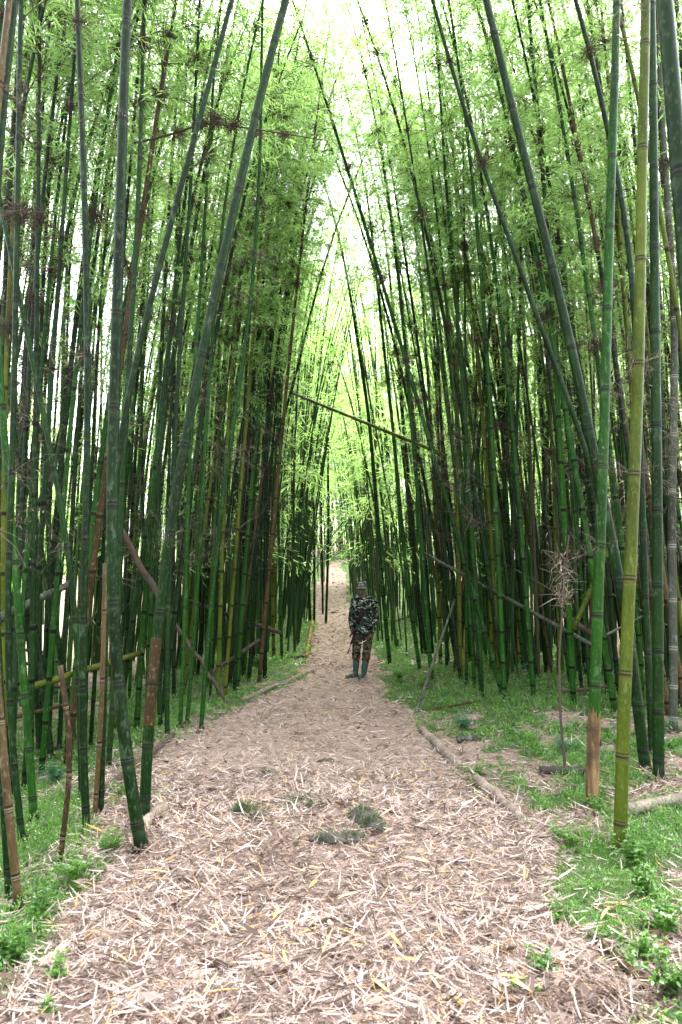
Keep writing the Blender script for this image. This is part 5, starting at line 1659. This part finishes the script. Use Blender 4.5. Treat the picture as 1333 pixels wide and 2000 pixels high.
g = Geo()                                                          # pale marks on the sleeve
for z in (1.345, 1.315):
    g.box(J(.258, -.005, z), (.012, .050, .008), np.array([[.8, -.6, 0], [.6, .8, 0], [0, 0, 1]]).T)
link('sleeve_badge', g.mesh('sleeve_badge', [plain('badge_yellow', (.40, .38, .16), .8)]), shirt)
g = Geo()
g.tube([J(-.055, -.062, 1.425), J(-.02, -.090, 1.405), J(.02, -.085, 1.415), J(.045, -.05, 1.445)], [.010, .013, .013, .010], 8)
kid('vest', g.mesh('vest', [M['white_cloth']], True))

g = Geo()                                                          # trousers, bloused over the boots
g.tube(np.array([J(-.003, .01, .97), J(-.003, .01, .90), J(-.004, .01, .82)]), np.array([[.165, .122], [.176, .130], [.168, .120]]), 20, ref=(1, .15, 0))
limb(g, [hipL + [-.005, 0, -.02], kneeL, kneeL + (ankL - kneeL) * .30, kneeL + (ankL - kneeL) * .42], [.100, .080, .080, .066])
limb(g, [hipR + [.005, 0, -.02], kneeR, kneeR + (ankR - kneeR) * .34, kneeR + (ankR - kneeR) * .48], [.100, .078, .077, .062])
kid('trousers', fuse(g, 'trousers', .0075, [M['camo_trousers']], .009, 8))

def boot(ank, toe, knee):
    g = Geo()
    top = ank + (knee - ank) * .64
    limb(g, [top, ank + (knee - ank) * .30, ank + [0, 0, .02]], [.064, .057, .052])
    f = unit((toe - ank) * [1, 1, 0])
    sd = np.array([-f[1], f[0], 0])
    R = np.stack([sd, f, [0, 0, 1]], 1)
    heel = np.array([ank[0], ank[1], 0]) - f * .035
    g.ball(heel + f * .03 + [0, 0, .055], (.046, .058, .052), 14, 10, rot=R)
    L = np.linalg.norm((toe - ank)[:2])
    g.ball(heel + f * (.055 + L * .45) + [0, 0, .052], (.050, .5 * L + .03, .042), 14, 10, rot=R)
    g.ball(heel + f * (.03 + L) + [0, 0, .045], (.050, .055, .036), 14, 10, rot=R)
    b = kid('boot', fuse(g, 'boot', .006, [M['rubber']]))
    g = Geo()
    th = np.linspace(0, 2 * math.pi, 20, endpoint=False)
    ln = .5 * L + .085
    c = heel + f * (.5 * L + .025)
    V = [c + sd * (.052 * np.sign(math.sin(a)) * abs(math.sin(a)) ** .6) + f * (ln * math.cos(a)) + [0, 0, z] for z in (0.0, .024) for a in th]
    n = 20
    g.add(V, [[j, (j + 1) % n, n + (j + 1) % n, n + j] for j in range(n)])
    g.add(V + [c + [0, 0, 0.0], c + [0, 0, .024]], [[2 * n, (j + 1) % n, j] for j in range(n)] + [[2 * n + 1, n + j, n + (j + 1) % n] for j in range(n)])
    link('sole', g.mesh('sole', [M['sole']]), b)
    g = Geo()
    g.tube([top - unit(knee - ank) * .012, top + unit(knee - ank) * .004], [.068, .068], 16)
    link('cuff', g.mesh('cuff', [M['rubber']], True), b)
boot(ankL, toeL, kneeL)
boot(ankR, toeR, kneeR)

g = Geo()                                                          # the cap
cb = headc + fup * .040 - face * .006
g.tube([cb - fup * .012, cb + fup * .075 - face * .004, cb + fup * .088 - face * .005], np.array([[.083, .103], [.078, .098], [.070, .088]]), 22, ref=tuple(fside))
cap = kid('cap', g.mesh('cap', [M['camo_cap']], False))
g = Geo()
n = 13
V, F = [], []
for k in range(n):
    a = math.pi * (k / (n - 1)) - math.pi / 2
    i_ = cb + fside * math.sin(a) * .080 + face * (math.cos(a) * .098) - fup * .004
    o_ = cb + fside * math.sin(a) * .086 + face * (math.cos(a) * .165 + .004) - fup * (.030 + .012 * math.sin(a) ** 2)
    V += [i_, o_, i_ - fup * .006, o_ - fup * .006]
for k in range(n - 1):
    a, b_ = 4 * k, 4 * k + 4
    F += [[a, a + 1, b_ + 1, b_], [a + 2, b_ + 2, b_ + 3, a + 3], [a + 1, a + 3, b_ + 3, b_ + 1]]
g.add(V, F)
link('brim', g.mesh('brim', [M['camo_cap']], True), cap)

# the rifle hanging muzzle down across him, its sling, and the stick in his other hand
A, B = J(-.015, -.190, 1.275), J(-.300, -.205, .455)              # butt, muzzle
ax = unit(B - A)
ref = unit(np.cross(ax, [0, -1, 0]))                              # towards the left of the photograph
up_ = np.cross(ref, ax)
RR = np.stack([ref, ax, up_], 1)
rifle = thing('rifle', 'dark rifle slung muzzle down across the front of the person in camouflage', 'rifle', tuple(FEET))
def rp(name, g, m, sm=False): link(name, g.mesh(name, [M[m]], sm), rifle)
g = Geo(); g.box(A + ax * .40, (.042, .235, .034), RR); g.box(A + ax * .37 - ref * .022, (.020, .16, .028), RR); rp('receiver', g, 'gun')
g = Geo(); g.tube([A, A + ax * .29], np.array([[.052, .016], [.024, .014]]), 10, ref=tuple(ref)); rp('stock', g, 'gun_grip')
g = Geo(); g.tube([A + ax * .52, A + ax * .68], [.022, .018], 10); rp('handguard', g, 'gun_grip')
g = Geo(); g.tube([A + ax * .50, A + ax * .868], [.009, .008], 8); g.tube([A + ax * .80, A + ax * .868], [.012, .012], 8); rp('barrel', g, 'gun')
g = Geo(); g.box(A + ax * .79 - ref * .022, (.040, .012, .008), RR); rp('front_sight', g, 'gun')
g = Geo()
g.tube([A + ax * .44 + ref * .02, A + ax * .46 + ref * .035 + [0, -.05, 0], A + ax * .50 + ref * .055 + [0, -.10, 0], A + ax * .55 + ref * .07 + [0, -.14, 0]], np.array([[.026, .012]] * 4), 8, ref=tuple(ax)); rp('magazine', g, 'gun')
g = Geo(); g.tube([A + ax * .33 + ref * .015, A + ax * .30 + ref * .085], np.array([[.018, .013], [.016, .012]]), 8); rp('pistol_grip', g, 'gun_grip')
g = Geo()
g.tube(resample(np.array([A + ax * .04, J(-.005, -.165, 1.33), J(-.01, -.13, 1.42), J(.065, -.06, 1.475), J(.085, .06, 1.46)]), .03)[0], .011, 6); rp('sling', g, 'gun_grip')

g = Geo()
h = wrR + unit(J(-.48, -.25, -.82)) * .085
d = unit(J(-.86, -.25, -.42))
g.tube([h - d * .06, h + d * .05, h + d * .19], [.007, .007, .004], 8)
o = link('stick', g.mesh('stick', [M['steel']], True), loc=tuple(FEET))
tag(o, 'short slim pale stick held in the hand of the person in camouflage', 'stick')
